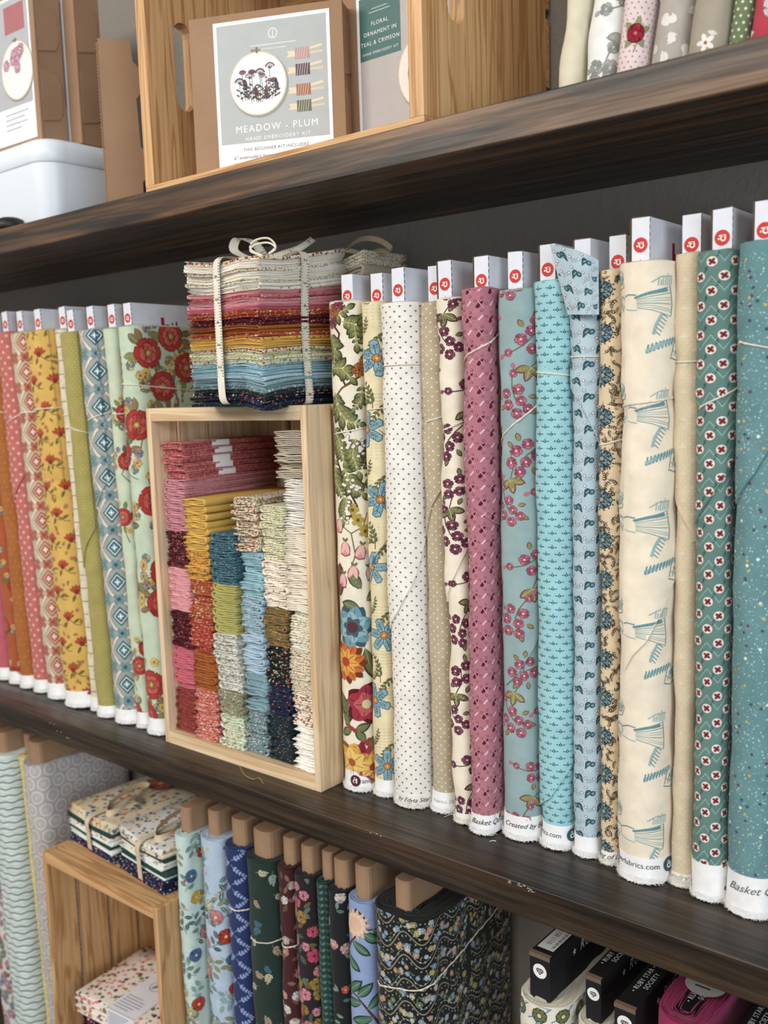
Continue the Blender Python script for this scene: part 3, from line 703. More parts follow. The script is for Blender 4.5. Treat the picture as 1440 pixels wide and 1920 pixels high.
def p_toile(H):
    p = Pat(); c, c2 = '5b8d95', '93b6b6'; q = rnd(9)
    def figure(sg):
        m = Pat()
        # sketched washer-woman drawn lying on her side: head at -u, long skirt towards +u
        t = np.linspace(0, 2*PI, 14); m.line(np.stack([-.020 + .0042*np.cos(t), .001 + .0040*np.sin(t)], 1), .0008, c2, 1); m.line([(-.024, .003), (-.021, .0062), (-.0165, .0045)], .0012, c2, 1)
        m.line([(-.016, -.003), (-.010, -.0052), (-.004, -.006)], .0008, c2, 1); m.line([(-.016, .004), (-.010, .0058), (-.004, .0048)], .0009, c, 1)
        m.fan([(-.006, .0035), (.004, .0062), (.016, .0085), (.0165, .0055), (.004, .0040), (-.005, .0020)], c, 1)
        for k in range(9):
            a = -.0062 + k*.0014; m.line([(-.004, a*.7), (.006, a*1.15 + .0004), (.0185, a*1.9 + q.normal(0, .0006))], .0005, c if k % 3 == 0 else c2, 1)
        m.line([(.0185, -.0115), (.0195, -.004), (.0190, .004), (.0185, .0095)], .0007, c, 1)
        for k in range(7): m.line([(.010 + k*.0016, .010), (.011 + k*.0016, .016 + q.normal(0, .001))], .0007, c2, 1)
        m.line([(.006, .0125), (.012, .016), (.021, .0165)], .0009, c2, 1)
        m.line([(.012, -.010), (.008, -.017), (.006, -.024)], .0020, c2, 1)
        for k in range(6): m.line([(.0125 - k*.0012, -.010 - k*.0022), (.016 - k*.0012, -.013 - k*.0024)], .0007, c, 1)
        for k in range(5): m.ell(-.019 + q.normal(0, .002), -.004 + q.normal(0, .002), .0010, c=c2, l=1, n=5)
        return m
    def basket():
        m = Pat(); m.line([(-.018, .001), (-.008, .006), (.006, .008)], .0030, c2, 1)
        for k in range(9): m.line([(-.018 + k*.0024, .000 + k*.0006), (-.016 + k*.0024, .0062 + k*.0005)], .0009, c, 2)
        for k in range(5): m.line([(-.002 + k*.003, -.004), (.001 + k*.0032, .004 + q.normal(0, .001))], .0007, c, 1)
        m.line([(-.003, -.005), (.004, -.008), (.012, -.006), (.015, .002), (.010, .008)], .0009, c, 1); m.line([(.0, .0), (.006, -.004), (.012, -.001)], .0008, c2, 1); m.ell(.008, .002, .004, .003, .3, c2, 1)
        return m
    A, B = figure(1), basket(); v = .048; k = 0
    while v < H + .02:
        p.stamp(A, .005, v, .04, 1.22); p.stamp(B, .030, v - .043, .1, 1.2); p.stamp(A, .080, v + .04, .1, 1.1); p.stamp(B, -.028, v + .02); v += .0985; k += 1
    return p
def p_tonal(H):
    p = Pat()
    for (u, v) in grid_pts(.0050, .0030, H, True, -.03, .06): p.fan([(u-.0011, v), (u, v+.0007), (u+.0011, v), (u, v-.0007)], 'dfcfae', 1)
    for (u, v) in grid_pts(.0150, .0120, H, True, -.03, .06): p.fan([(u-.0030, v), (u, v+.0022), (u+.0030, v), (u, v-.0022)], 'dccba9', 1.5)
    return p
def p_zigzag(H):
    p = Pat(); cs, dv = .0090, .0242; m = Pat(); m.ell(0, 0, .0042, c='e9e0d2', l=2, n=14)
    for a in (.78, 2.36, 3.93, 5.5): m.petal(0, 0, .0033, .0024, a, '8d2f36', 3, .9)
    m.ell(0, 0, .0008, c='3d1a20', l=4, n=6); m.line([(.0040, .0032), (.0068, .0058)], .0007, '2f4a48', 2); m.line([(-.0040, -.0032), (-.0060, -.0050)], .0007, '2f4a48', 2)
    us = np.arange(-8, 14)*cs; v = -dv
    while v < H + dv:
        p.line([(u, v + (.5 if k % 2 else 1.0)*dv) for k, u in enumerate(us)], .00075, 'a9cdc2', 1); p.line([(u, v + (.5 if k % 2 else 1.0)*dv - .0022) for k, u in enumerate(us)], .0003, '7fae a2'.replace(' ', ''), 1)
        for k, u in enumerate(us): p.stamp(m, u, v + (0 if k % 2 else .5)*dv, .15)
        v += dv
    return p
def p_sparkle(H):
    p = Pat(); q = rnd(6)
    dots(p, scatter(3600, H, 31, 0, -.04, .08), .0006, '8db6b3', 5); dots(p, scatter(1400, H, 32, 0, -.04, .08), .0008, 'a9ccc2', 6)
    dots(p, scatter(150, H, 33, .006), .0014, '3f5568', 7, 2); dots(p, scatter(110, H, 34, .007), .0014, 'c2ad62', 7, 2); dots(p, scatter(110, H, 35, .007), .0014, '6b4560', 7, 2); dots(p, scatter(90, H, 36, .007), .0015, 'd9e6d6', 7, 2)
    return p
def p_smallfloral(H, cols, leafc, n, r, seed, cc='e8c860', leafs=True, mind=None):
    p = Pat(); q = rnd(seed); fl = [flower5(r, c, c, cc, 5, 1.35) for c in cols]
    if leafs:
        for (u, v) in scatter(int(n*1.6), H, seed+1, (mind or r)*.9): p.leaf(u, v, r*1.7, r*.75, q.uniform(0, 6.3), leafc[q.integers(len(leafc))], 1)
    for k, (u, v) in enumerate(scatter(n, H, seed+2, mind or r*1.7)): p.stamp(fl[k % len(fl)], u, v, q.uniform(0, 6), q.uniform(.75, 1.25), False, 2)
    return p
def p_bigfloral(H, reds, leafs, n, r, seed, small=('e6c15a', 'd98a86'), blue='6d8b98'):
    p = Pat(); q = rnd(seed); pos = scatter(n, H, seed, r*2.0, -.05, .16)
    for k, (u, v) in enumerate(pos):
        p.line([(u, v), (u + q.normal(0, .01), v - .018), (u + q.normal(0, .014), v - .036)], .0014, '6a6b3c', 1)
        for j in range(6): a = q.uniform(0, 6.3); p.leaf(u + r*.8*math.cos(a), v + r*.8*math.sin(a), r*1.0, r*.5, a, leafs[j % len(leafs)], 1, '8f9060')
        for j in range(7): a = q.uniform(0, 6.3); p.stamp(flower5(r*.32, small[j % len(small)], blue if j % 3 == 0 else small[0], '7d3a2c'), u + r*1.5*math.cos(a), v + r*1.6*math.sin(a), a)
        for lay, (rr, cc_) in enumerate(((1.0, reds[1]), (.68, reds[2]))):
            for j in range(6):
                an = j*PI/3 + lay*.5 + k; b_ = 4 + lay*2 + j*.2; p.petal(u, v, r*rr*1.03, r*rr*.92, an, reds[0], b_, .95); p.petal(u, v, r*rr*.96, r*rr*.80, an, cc_, b_ + .07, .95); p.petal(u, v, r*rr*.62, r*rr*.34, an, reds[2] if lay == 0 else reds[1], b_ + .12, .8)
        p.ell(u, v, r*.2, c='8a8a48', l=8, n=10); p.ell(u, v, r*.11, c='d8b04c', l=8.5, n=9); dots(p, [(u + r*.28*math.cos(t), v + r*.28*math.sin(t)) for t in np.linspace(0, 6.28, 9)[:-1]], r*.05, '5a2018', 5, 9)
    return p
def p_diamond(H, dark, midc, lt, lat, bg2, cross, step=.0480):
    """stacked diamonds in a lattice with little four-petal flowers between"""
    p = Pat(); w = .0200; v = .004
    for col in (-.027, .018, .063):
        v = .01
        while v < H + .05:
            for s in (-1, 1):
                p.line([(col, v + step/2), (col + s*.011, v + step*.33), (col + s*.0225, v), (col + s*.011, v - step*.33), (col, v - step/2)], .0032, lat, 1); p.line([(col, v + step/2), (col + s*.0225, v), (col, v - step/2)], .0009, cross, 2)
            for (sc, c, l) in ((1.0, dark, 3), (.80, lt, 4), (.64, dark, 5), (.44, midc, 6)): p.fan([(col - .0135*sc, v), (col, v + .0145*sc), (col + .0135*sc, v), (col, v - .0145*sc)], c, l)
            for k in range(4): a = k*PI/2; p.petal(col, v, .0042, .0018, a, 'f2ece2', 7)
            p.ell(col, v, .0010, c='f8f4ee', l=8, n=6)
            for (du_, dv_) in ((.0225, step/2),):
                cu, cvv = col + du_, v + dv_
                for k in range(4): a = PI/4 + k*PI/2; p.petal(cu, cvv, .0105, .0085, a, bg2, 2, .95)
                p.ell(cu, cvv, .0030, c=dark, l=4, n=8); p.ell(cu, cvv, .0013, c=lt, l=5, n=6)
            cu, cvv = col, v + step/2
            for k in range(4): a = PI/4 + k*PI/2; p.petal(cu, cvv, .0090, .0070, a, bg2, 2, .95)
            p.ell(cu, cvv, .0028, c=dark, l=4, n=8)
            v += step
    return p
def p_yellowfloral(H):
    p = Pat(); q = rnd(12); sp = sprig(3, .009, .0026, .0045, '96722e', '8a6a2a', .2)
    for (u, v) in scatter(330, H, 44, .0075): p.stamp(sp, u, v, q.uniform(0, 6.3), q.uniform(.7, 1.1))
    k = 0; v = .02
    while v < H + .02:
        for u in ((-.022, .014, .05) if k % 2 else (-.004, .032, .07)):
            for j in range(5): p.petal(u, v, .012, .005, PI*.15 + j*.55, 'b5492c', 3); 
            p.ell(u, v, .004, c='8f3020', l=4); p.line([(u, v), (u + .012, v - .010), (u + .02, v - .011)], .0012, '6e6530', 2); p.leaf(u + .008, v - .007, .012, .0045, .5, '6e6530', 2); p.leaf(u - .002, v - .004, .012, .0045, -2.0, '6e6530', 2); p.ell(u + .016, v + .012, .003, c='c06a60', l=3)
        v += .040; k += 1
    return p
def p_brackets(H):
    p = Pat(); q = rnd(15); v = .01
    while v < H:
        p.line([(-.06, v), (.1, v)], .0012, '7e6e52', 1); v += .020
    for (u, v) in scatter(900, H, 16): p.line([(u, v), (u + q.normal(0, .002), v + q.normal(0, .003))], .0007, '9a8a66', 1)
    return p
def p_stripes(H):
    p = Pat(); v = .004
    while v < H:
        us = np.linspace(-.06, .14, 70); p.line(np.stack([us, v + .0012*np.sin(us*260 + v*900)], 1), .0024, '54706c', 1); p.line(np.stack([us, v + .0052 + .001*np.sin(us*220 + v*500)], 1), .0018, 'bcd4cd', 1); v += .0118
    return p
def p_circles(H):
    p = Pat()
    for (u, v) in grid_pts(.026, .0225, H, True, -.06, .25): p.ring(u, v, .0098, .0026, 'd9d5d0', 1, 16); p.ring(u, v, .0050, .0012, 'cfcac6', 1, 10); p.ell(u, v, .0022, c='d9d5d0', n=6)
    return p
def p_meadow(H, seed, sc=1.0):
    p = Pat(); q = rnd(seed); cs = ['d4452f', 'e3b23c', '4f76a8', 'd98c8f', 'c9c7a0']; lf = ['5d7f72', '3f5a52', '8a8450', '7fa39a']
    for (u, v) in scatter(int(120/sc), H, seed, .010*sc):
        a = q.uniform(0, 6.3); L = Pat(); c = lf[q.integers(4)]; L.line([(0, 0), (.006, .012), (.004, .024)], .0009, c, 1)
        for k in range(4): L.leaf(.003, .005*k + .003, .0125, .0058, .4 + (k % 2)*2.2, c, 1, 'b8cbbf')
        p.stamp(L, u, v, a, sc)
    for k, (u, v) in enumerate(scatter(int(46/sc), H, seed+1, .017*sc)): p.stamp(flower5(.0085, cs[k % 5], cs[k % 5], 'f0d890', 5, 1.5), u, v, q.uniform(0, 6), sc*q.uniform(.7, 1.25), False, 3)
    for k, (u, v) in enumerate(scatter(int(50/sc), H, seed+2, .01*sc)): p.ell(u, v, .0022*sc, c=cs[(k*2) % 5], l=3, n=7)
    return p
def p_lattice(H):
    p = Pat(); q = rnd(3); leafm = sprig(4, .022, .0034, .0058, '8fa6d8', 'a8b8e0', .1)
    for k in range(26):
        v = k*.034 - .05
        for j in range(7): u = -.07 + j*.024; p.stamp(leafm, u, v + j*.016, -.95, 1.0); p.stamp(leafm, u, v + .09 - j*.016, -2.15, 1.0)
    return p
def p_sprigs(H, cols, n, ln, seed, lw=.0042, ll=.0085, k=3):
    p = Pat(); q = rnd(seed); ms = [sprig(k, ln, lw, ll, c, c, .2) for c in cols]
    for i, (u, v) in enumerate(scatter(n, H, seed, ln*.85)): p.stamp(ms[i % len(ms)], u, v, q.uniform(0, 6.3), q.uniform(.75, 1.15))
    return p
def p_chevron(H):
    p = Pat(); v = 0
    while v < H:
        for u in np.arange(-.06, .12, .012): p.leaf(u, v, .0072, .0036, .7, '4f7a6c', 1); p.leaf(u, v, .0072, .0036, PI-.7, '3f6659', 1)
        v += .0085
    return p
def p_branches(H):
    p = Pat(); q = rnd(5)
    for k in range(7):
        v = .05 + k*.085; s = 1 if k % 2 else -1; t = np.linspace(0, 1, 10); P = np.stack([.004 - s*.03 + s*.062*t, v + .05*np.sin(t*2.2)], 1); p.line(P, np.linspace(.0036, .0014, 10), '53303a', 1)
        for j in range(7):
            x, y = P[j+1]; a = .9*s + (1.2 if j % 2 else -1.5) + (0 if s > 0 else PI); p.leaf(x, y, .030, .0125, a, '23382f', 2); p.leaf(x, y, .027, .0088, a, '4c7a5c', 3, '8fb08c')
        u0, v0 = (.018, v - .026) if s > 0 else (.0, v - .03)
        if k % 2 == 0:
            for lay, (rr, c) in enumerate(((.020, 'e7b79a'), (.015, 'f0cdb4'), (.010, 'e7b79a'))):
                for j in range(14): p.petal(u0, v0, rr, .005, j*2*PI/14 + lay*.2, c, 4 + lay)
    return p
def p_waves(H):
    p = Pat(); q = rnd(8); us = np.linspace(-.06, .25, 108); v = -.09; k = 0
    fl = [flower5(.0036, c, c, 'e6d8a0', 5, 1.4) for c in ('a9b8c0', 'c98f7c', 'b9a55c', '7f9bc0', 'c4bfb2', '6f7f5a')]
    while v < H + .03:
        w = v + .010*np.sin(us*125) + .30*us
        p.line(np.stack([us, w], 1), .0016, '8f8466', 1); p.line(np.stack([us, w + .0065], 1), .0008, '7d8a88', 1)
        for i in range(0, 108, 2): p.ell(us[i], w[i] + .0065 + q.normal(0, .0006), .0015, .0011, q.uniform(0, 3), 'a3b0ae', 2, 6); p.ell(us[i] + .0012, w[i] - .0045, .0013, .0010, q.uniform(0, 3), '8fa39a', 2, 6)
        for i in range(0, 108, 1):
            if q.random() < .62: p.stamp(fl[q.integers(6)], us[i] + q.normal(0, .002), w[i] + .0135 + q.normal(0, .0028), q.uniform(0, 6), q.uniform(.7, 1.2), False, 2)
        for i in range(0, 108, 1): p.leaf(us[i], w[i] + .0135 + q.normal(0, .004), .0045, .002, q.uniform(0, 6.3), ('4f6a48', '3c5a50', '6f6a3c')[i % 3], 1)
        v += .0285; k += 1
    return p
def p_mixed(H, seed, bgs, cols, r): return p_smallfloral(H, cols, bgs, 260, r, seed, 'f0e0b0', True, r*1.3)

def px_on(x, y, axis, val):
    d = CR*(x-720)/FPX - CU*(y-960)/FPX + FW; t = (val - CAM[axis])/d[axis]; return CAM + d*t
# ------------------------------------------------------------------ middle shelf: right-hand row of bolts
def sel(s, size, c, u=.012, v=.011, shear=0, spacing=1.0, logo=None, lu=0):
    p = Pat()
    if s: text_pat(p, s, u, v, size, c, 0, shear, spacing, 1)
    if logo: logo_pat(p, lu, v, .0068, logo, 'f4f2ee', 0)
    return p
def right_bolts():
    x = [-.758, -.712, -.681, -.632, -.594, -.566, -.534, -.490, -.453, -.422, -.400, -.350, -.327, -.294, -.250]
    w = [x[i+1]-x[i] for i in range(14)]; w[3] = .032
    bdx = [.005, 0.004, 0, 0.001, -0.008, 0.005, 0, -0.005, -0.004, 0.004, -0.003, 0, 0.003, 0]
    def B(i, lab, yf, H, base, pat, **k):
        k['bt'] = .0165; return bolt(lab, x[i], w[i], yf, H, base, pat, seed=100+i, bdx=bdx[i], **k)
    H = .572
    B(0, 'cream bolt with olive acanthus leaves, tulips and a blue bloom beside the pale pine crate', .067, .570, 'ece2ca', p_jacobean(H), lean=.008, board=.030, tie=.425, tslope=.15, sv=.026,
      txt=sel('andover', 0.0080, '3a2430', .027, .014, logo='5c2036', lu=.006), side=False, dash=False)
    B(1, 'pale yellow bolt printed with blue daisies and fern sprigs', .074, .566, 'e6d6a8', p_bluedaisy(H), lean=.007, board=.032, tie=.45, tslope=.1, sv=.021, side=False, flaps=[[(-.005, .272), (.012, .300), (.03, .327)]])
    B(2, 'white bolt with tiny grey heart dots, lettered selvage', .068, .562, 'efe9de', p_hearts(H), lean=.005, board=.038, tie=.497, tslope=.02, sv=.016, svcol=(240, 235, 226), bt=.026,
      txt=sel('by Edyta Sitar', 0.0067, '2f3136', .012, .0105, .45), flaps=[[(-.018, .205), (0, .228), (.018, .262), (.04, .33)]])
    B(3, 'tan bolt with cream pin dots', .080, .560, 'bba98a', p_dots(H, 'e8dcc4', .0092, .0048, .00105), lean=.002, board=.039, tie=.437, tslope=.3, sv=.024, side=False, bt=.020,
      txt=sel('Fabrics 2021', 0.0054, 'b7b4b0', .008, .014, .2), flaps=[[(-.008, .315), (.0, .345), (.016, .372), (.03, .38)]])
    B(4, 'cream bolt with sprays of plum flowers and a loose folded end', .070, .561, 'eee1c8', p_spray(H, '8c4a5f', '6f2f47', 'e8c8c0', '43202f', '54453a', '7d7c4c', .050, 17), lean=-.009, board=.040, tie=.43, tslope=.35, sv=.012, svcol=(243, 238, 228),
      bt=.024, amp=.0014, flaps=[[(-.010, .245), (-.002, .262), (.010, .292), (.02, .31), (.034, .36), (.05, .45)]])
    B(5, 'dusty pink bolt with small maroon paisley figures', .061, .567, 'b9717f', p_pinkpaisley(H), lean=.005, board=.032, tie=.505, tslope=.5, sv=.022, txt=sel('Basket Quilts', 0.0080, '33343a', .013, .0145, .5), side=False,
      flaps=[[(-.02, .385), (.0, .352), (.018, .335), (.03, .33)]])
    B(6, 'dusty teal bolt with pink blossom sprays and olive leaves', .073, .563, '91abac', p_spray(H, 'c06a7d', 'a64d62', 'eac4bc', '7d3a4a', '6a6b4a', '8f8a4e', .055, 23), lean=.003, board=.038, tie=.43, tslope=.8, sv=.027,
      txt=sel('Created by Edyta', 0.0074, '33343a', .014, .017, .45), side=False, flaps=[[(-.01, .165), (.004, .178), (.02, .205), (.035, .235)]])
    B(7, 'bright aqua bolt with rows of tiny dark teal buds', .076, .568, '98ced4', p_buds(H), lean=.001, board=.036, tie=.482, tslope=-.12, sv=.026, txt=sel('andoverfabrics.com', 0.0074, '2b4450', -.018, .016, logo='2c5a6a', lu=.0235), bt=.024, side=False,
      flaps=[[(-.016, .042), (.0, .055), (.02, .09), (.036, .12)]])
    p9 = p_paisley(H + .04)
    r9, _ = B(8, 'pale blue paisley bolt with a loose corner folded up over its board', .080, .566, 'aec6d0', p9, lean=.001, board=.039, tie=.496, tslope=-.02, sv=.022, bt=.022, side=False, logo=False, dash=False,
      flaps=[[(-.018, .47), (.0, .455), (.01, .43), (.022, .405), (.03, .39)]])
    # loose corner standing up in front of the board
    cols = [((1030, 458), (1064, 590)), ((1052, 462), (1078, 590)), ((1078, 468), (1094, 590)), ((1102, 478), (1108, 590)), ((1121, 488), (1122, 590))]; ys = (.0745, .0700, .0690, .0705, .0760); G = []
    for (a_, b_), y_ in zip(cols, ys):
        A_, B_ = px_on(*a_, 1, y_), px_on(*b_, 1, y_ - .001); G.append([A_ + (B_-A_)*t for t in np.linspace(0, 1, 9)])
    G = np.array(G); rl = np.array(r9.location)
    def cfn(u, v, h):   # u 0..1 across, v 0..1 from the top
        f = np.clip(u, 0, 1)*4; i = np.clip(f.astype(int), 0, 3); g = (f-i)[:, None]; e = 1 - np.clip(v, 0, 1)[:, None]; T0 = G[i, 0]*(1-g) + G[i+1, 0]*g; T1 = G[i, 8]*(1-g) + G[i+1, 8]*g
        n = np.stack([(G[i+1, 0]-G[i, 0])[:, 1], -(G[i+1, 0]-G[i, 0])[:, 0], np.zeros(len(u))], 1); n /= np.linalg.norm(n, axis=1)[:, None]
        return T0*(1-e) + T1*e + n*np.asarray(h)[:, None] - rl, n
    mb = MB(); uu, vv = np.meshgrid(np.linspace(0, 1, 17), np.linspace(0, 1, 9))
    for hh, fl in ((.0004, 1), (-.0004, 0)):
        P_, N_ = cfn(uu.ravel(), vv.ravel(), np.full(uu.size, hh)); F_ = grid_faces(9, 17); mb.add(P_, F_ if fl else F_[:, ::-1], lin('aec6d0'), N_ if fl else -N_)
    pc = Pat(); T_, C_, L_ = p9.final(); T_ = T_.copy(); T_[..., 0] = T_[..., 0]/.047 + .3; T_[..., 1] = (T_[..., 1] - .30)/.062; pc.T, pc.C, pc.L = [T_], [C_], [L_]
    k_ = (T_[..., 0].min(1) >= 0) & (T_[..., 0].max(1) <= 1) & (T_[..., 1].min(1) >= 0) & (T_[..., 1].max(1) <= 1); pc.T, pc.C, pc.L = [T_[k_]], [C_[k_]], [L_[k_]]
    pc.mapped(mb, lambda u, v, h: cfn(u, v, h + .0005), (0, 1), (0, 1), .08); mb.build('loose_corner', M['cotton'], [c for c in r9.children if c.name.startswith('fabric')][0])
    B(9, 'beige bolt with teal flower heads among dark leaf sprigs', .080, .572, 'e2c9a2', p_tealflower(H), lean=.003, board=.032, tie=.415, tslope=.25, sv=.014, svcol=(243, 240, 233), txt=sel('Making of Laundry', 0.0067, '2f3136', .004, .0095, .5), side=False, bt=.020,
      flaps=[[(-.012, .29), (.0, .31), (.016, .335), (.03, .34)]])
    B(10, 'wide cream bolt with teal toile laundry scenes', .064, .574, 'efe0c6', p_toile(H), lean=.004, board=.040, tie=.452, tslope=.12, sv=.026, bt=.034, txt=sel('andoverfabrics.com', 0.0076, '34424e', -.006, .0185, logo='2f4f62', lu=.0345), amp=.0011,
      flaps=[[(-.012, .205), (-.004, .220), (.010, .236), (.022, .262), (.030, .285), (.045, .30)]])
    B(11, 'plain looking beige tone-on-tone bolt gathered by its string', .082, .579, 'd6c3a0', p_tonal(H), lean=.003, board=.035, tie=.487, tslope=0, sv=.013, svcol=(238, 232, 220), bt=.018, txt=sel('Laundry Basket', 0.0074, 'a9a49a', .006, .010, .5), amp=.0010, side=False, logodz=.026,
      flaps=[[(-.012, .37), (.0, .35), (.012, .325), (.024, .31)]])
    B(12, 'deep teal bolt with zigzag lines and cream and red discs', .071, .577, '5f837b', p_zigzag(H), lean=.003, board=.036, tie=.452, tslope=.5, sv=.036, bt=.024, logodz=.024, side=False,
      flaps=[[(-.014, .345), (-.004, .362), (.010, .385), (.02, .40), (.03, .405)]])
    B(13, 'teal bolt speckled with mint, navy and gold dots beside the zigzag bolt', .066, .580, '628e92', p_sparkle(H), lean=.005, board=.034, tie=.497, tslope=-.25, sv=.038, bt=.030, txt=sel('Basket Quilts', 0.0099, '5a5c60', .012, .026, .45), logodz=.024,
      flaps=[[(-.02, .365), (.0, .392), (.02, .43), (.04, .47)]])
right_bolts()
def left_bolts():
    T = [  # x, w, yf, H, lean
        (-1.612, .050, .070, .570, -.042), (-1.556, .040, .062, .575, -.045), (-1.512, .036, .062, .577, -.050), (-1.474, .038, .060, .579, -.052), (-1.434, .040, .060, .580, -.054),
        (-1.390, .056, .056, .577, -.056), (-1.331, .062, .050, .575, -.058), (-1.266, .026, .060, .575, -.052), (-1.237, .038, .049, .567, -.048), (-1.196, .050, .049, .568, -.044),
        (-1.143, .026, .053, .567, -.037), (-1.114, .046, .048, .567, -.027)]
    B = lambda i, lab, base, pat, **k: bolt(lab, T[i][0], (T[i+1][0] - T[i][0] + .0004) if i < 11 else T[i][1], T[i][2], T[i][3], base, pat, T[i][4], seed=200+i, board=k.pop('board', .034), side=k.pop('side', False), logodz=.020, bt=.016, sv=k.pop('sv', .022), **k)
    H = .58
    B(0, 'pink mottled floral bolt standing behind the plain rose bolt', 'd0747a', p_smallfloral(H, ['a8323e', 'e3a7a4', 'b85a60'], ['b04a50', 'd98f8c'], 240, .006, 61), tie=.40)
    B(1, 'plain rose pink bolt between two floral bolts', 'c65c6c', None, tie=None)
    B(2, 'orange red bolt with a mixed garden floral next to the rust bolt', 'b5562e', p_bigfloral(H, ('8e2f20', 'c8432c', 'e0784a'), ['6a6b3c', '4d5230'], 22, .015, 63), tie=.42)
    B(3, 'rust orange bolt with faint pin dots', 'b06428', p_dots(H, 'd8a070', .011, .010, .0009), tie=.46, tslope=-.3)
    B(4, 'coral bolt with rows of pale pink square spots', 'c86a60', p_dots(H, 'e6b2a4', .0150, .0084, .0028, 4), tie=.44, tslope=.5, flaps=[[(-.012, .31), (.01, .34), (.03, .37)]])
    B(5, 'tan bolt with red diamonds in a cream lattice', 'c9b192', p_diamond(H, 'a8432f', 'd98a84', 'd8bd98', 'e6dcc6', 'b5654f', '8d6a4a', .046), tie=.455, tslope=0, sv=.026)
    B(6, 'mustard yellow bolt with rust flowers', 'dcae52', p_yellowfloral(H), tie=.46, sv=.026, flaps=[[(-.02, .40), (-.006, .385), (.01, .36), (.03, .35)]])
    B(7, 'narrow cream bolt with brown bars and scribbles', 'e2d6b8', p_brackets(H), tie=.45)
    B(8, 'olive green bolt with fine dots', 'a89a4e', p_dots(H, 'c4b878', .0055, .0040, .0008, 5), tie=.43, tslope=-.3, sv=.018, flaps=[[(-.012, .225), (.0, .25), (.02, .285)]])
    B(9, 'grey teal bolt of stacked teal diamonds in a blush lattice', '9aa6a0', p_diamond(H, '2f5866', '5f93a0', 'd5e0da', 'ead9cc', '6f8f94', 'c07868', .050), tie=.445, tslope=.25, sv=.022, flaps=[[(-.012, .315), (.004, .335), (.02, .36)]])
    B(10, 'narrow mint green bolt with red blossoms', 'c6d2b4', p_bigfloral(H, ('8f2722', 'c4392f', 'd9665a'), ['7f8450', '5d6b48'], 14, .013, 71), tie=.45, sv=.024)
    B(11, 'mint green bolt with large red flowers behind the pale pine crate', 'c2d2b6', p_bigfloral(H, ('8f2722', 'c4392f', 'd9665a'), ['7f8450', '5d6b48', '8c6a48'], 26, .021, 78), tie=.49, tslope=-.1, sv=.024, side=True, board=.032, umax=.17)
left_bolts()

# ------------------------------------------------------------------ wooden crates
def plank_hole(name, parent, mat, thick, depth, height, hole, loc):
    """end panel standing in the y-z plane with an upright rounded hand slot"""
    hy, hz, hw, hh = hole; n = 8
    inner = [(hy + hw/2*math.cos(a), hz + hh/2 - hw/2 + hw/2*math.sin(a)) for a in np.linspace(0, PI, n)] + [(hy + hw/2*math.cos(a), hz - hh/2 + hw/2 + hw/2*math.sin(a)) for a in np.linspace(PI, 2*PI, n)]
    def outer(y, z):
        dy, dz = y - hy, z - hz; t = 1e9
        if dy > 1e-9: t = min(t, (depth/2 - hy)/dy)
        if dy < -1e-9: t = min(t, (-depth/2 - hy)/dy)
        if dz > 1e-9: t = min(t, (height/2 - hz)/dz)
        if dz < -1e-9: t = min(t, (-height/2 - hz)/dz)
        return (hy + dy*t, hz + dz*t)
    ring = []
    pts = list(inner); corners = [(depth/2, height/2), (-depth/2, height/2), (-depth/2, -height/2), (depth/2, -height/2)]
    angs = [math.atan2(z-hz, y-hy) % (2*PI) for y, z in pts]
    ext = []
    for (y, z) in corners:   # add inner points facing each corner so the outline stays square
        a = math.atan2(z-hz, y-hy) % (2*PI); best = None
        for k in range(len(pts)):
            a0, a1 = angs[k], angs[(k+1) % len(pts)]; da = (a1-a0) % (2*PI); db = (a-a0) % (2*PI)
            if db <= da: f = db/max(da, 1e-9); best = (k + f, (pts[k][0]*(1-f) + pts[(k+1) % len(pts)][0]*f, pts[k][1]*(1-f) + pts[(k+1) % len(pts)][1]*f), (y, z))
        ext.append(best)
    seq = sorted([(k, p, outer(*p)) for k, p in enumerate(pts)] + ext, key=lambda s: s[0])
    I = [s[1] for s in seq]; O = [s[2] for s in seq]; k = len(I); b = MB()
    V = [(x, y, z) for x in (-thick/2, thick/2) for R in (I, O) for (y, z) in R]
    F = []
    for i in range(k):
        j = (i+1) % k
        F += [(i, j, k+j, k+i), (2*k+j, 2*k+i, 3*k+i, 3*k+j), (j, i, 2*k+i, 2*k+j), (k+i, k+j, 3*k+j, 3*k+i)]
    b.add(V, F); o = b.build(name, mat, parent, smooth=False, loc=loc, col=False)
    bm = bmesh.new(); bm.from_mesh(o.data); bmesh.ops.recalc_face_normals(bm, faces=bm.faces); bm.to_mesh(o.data); bm.free(); return o
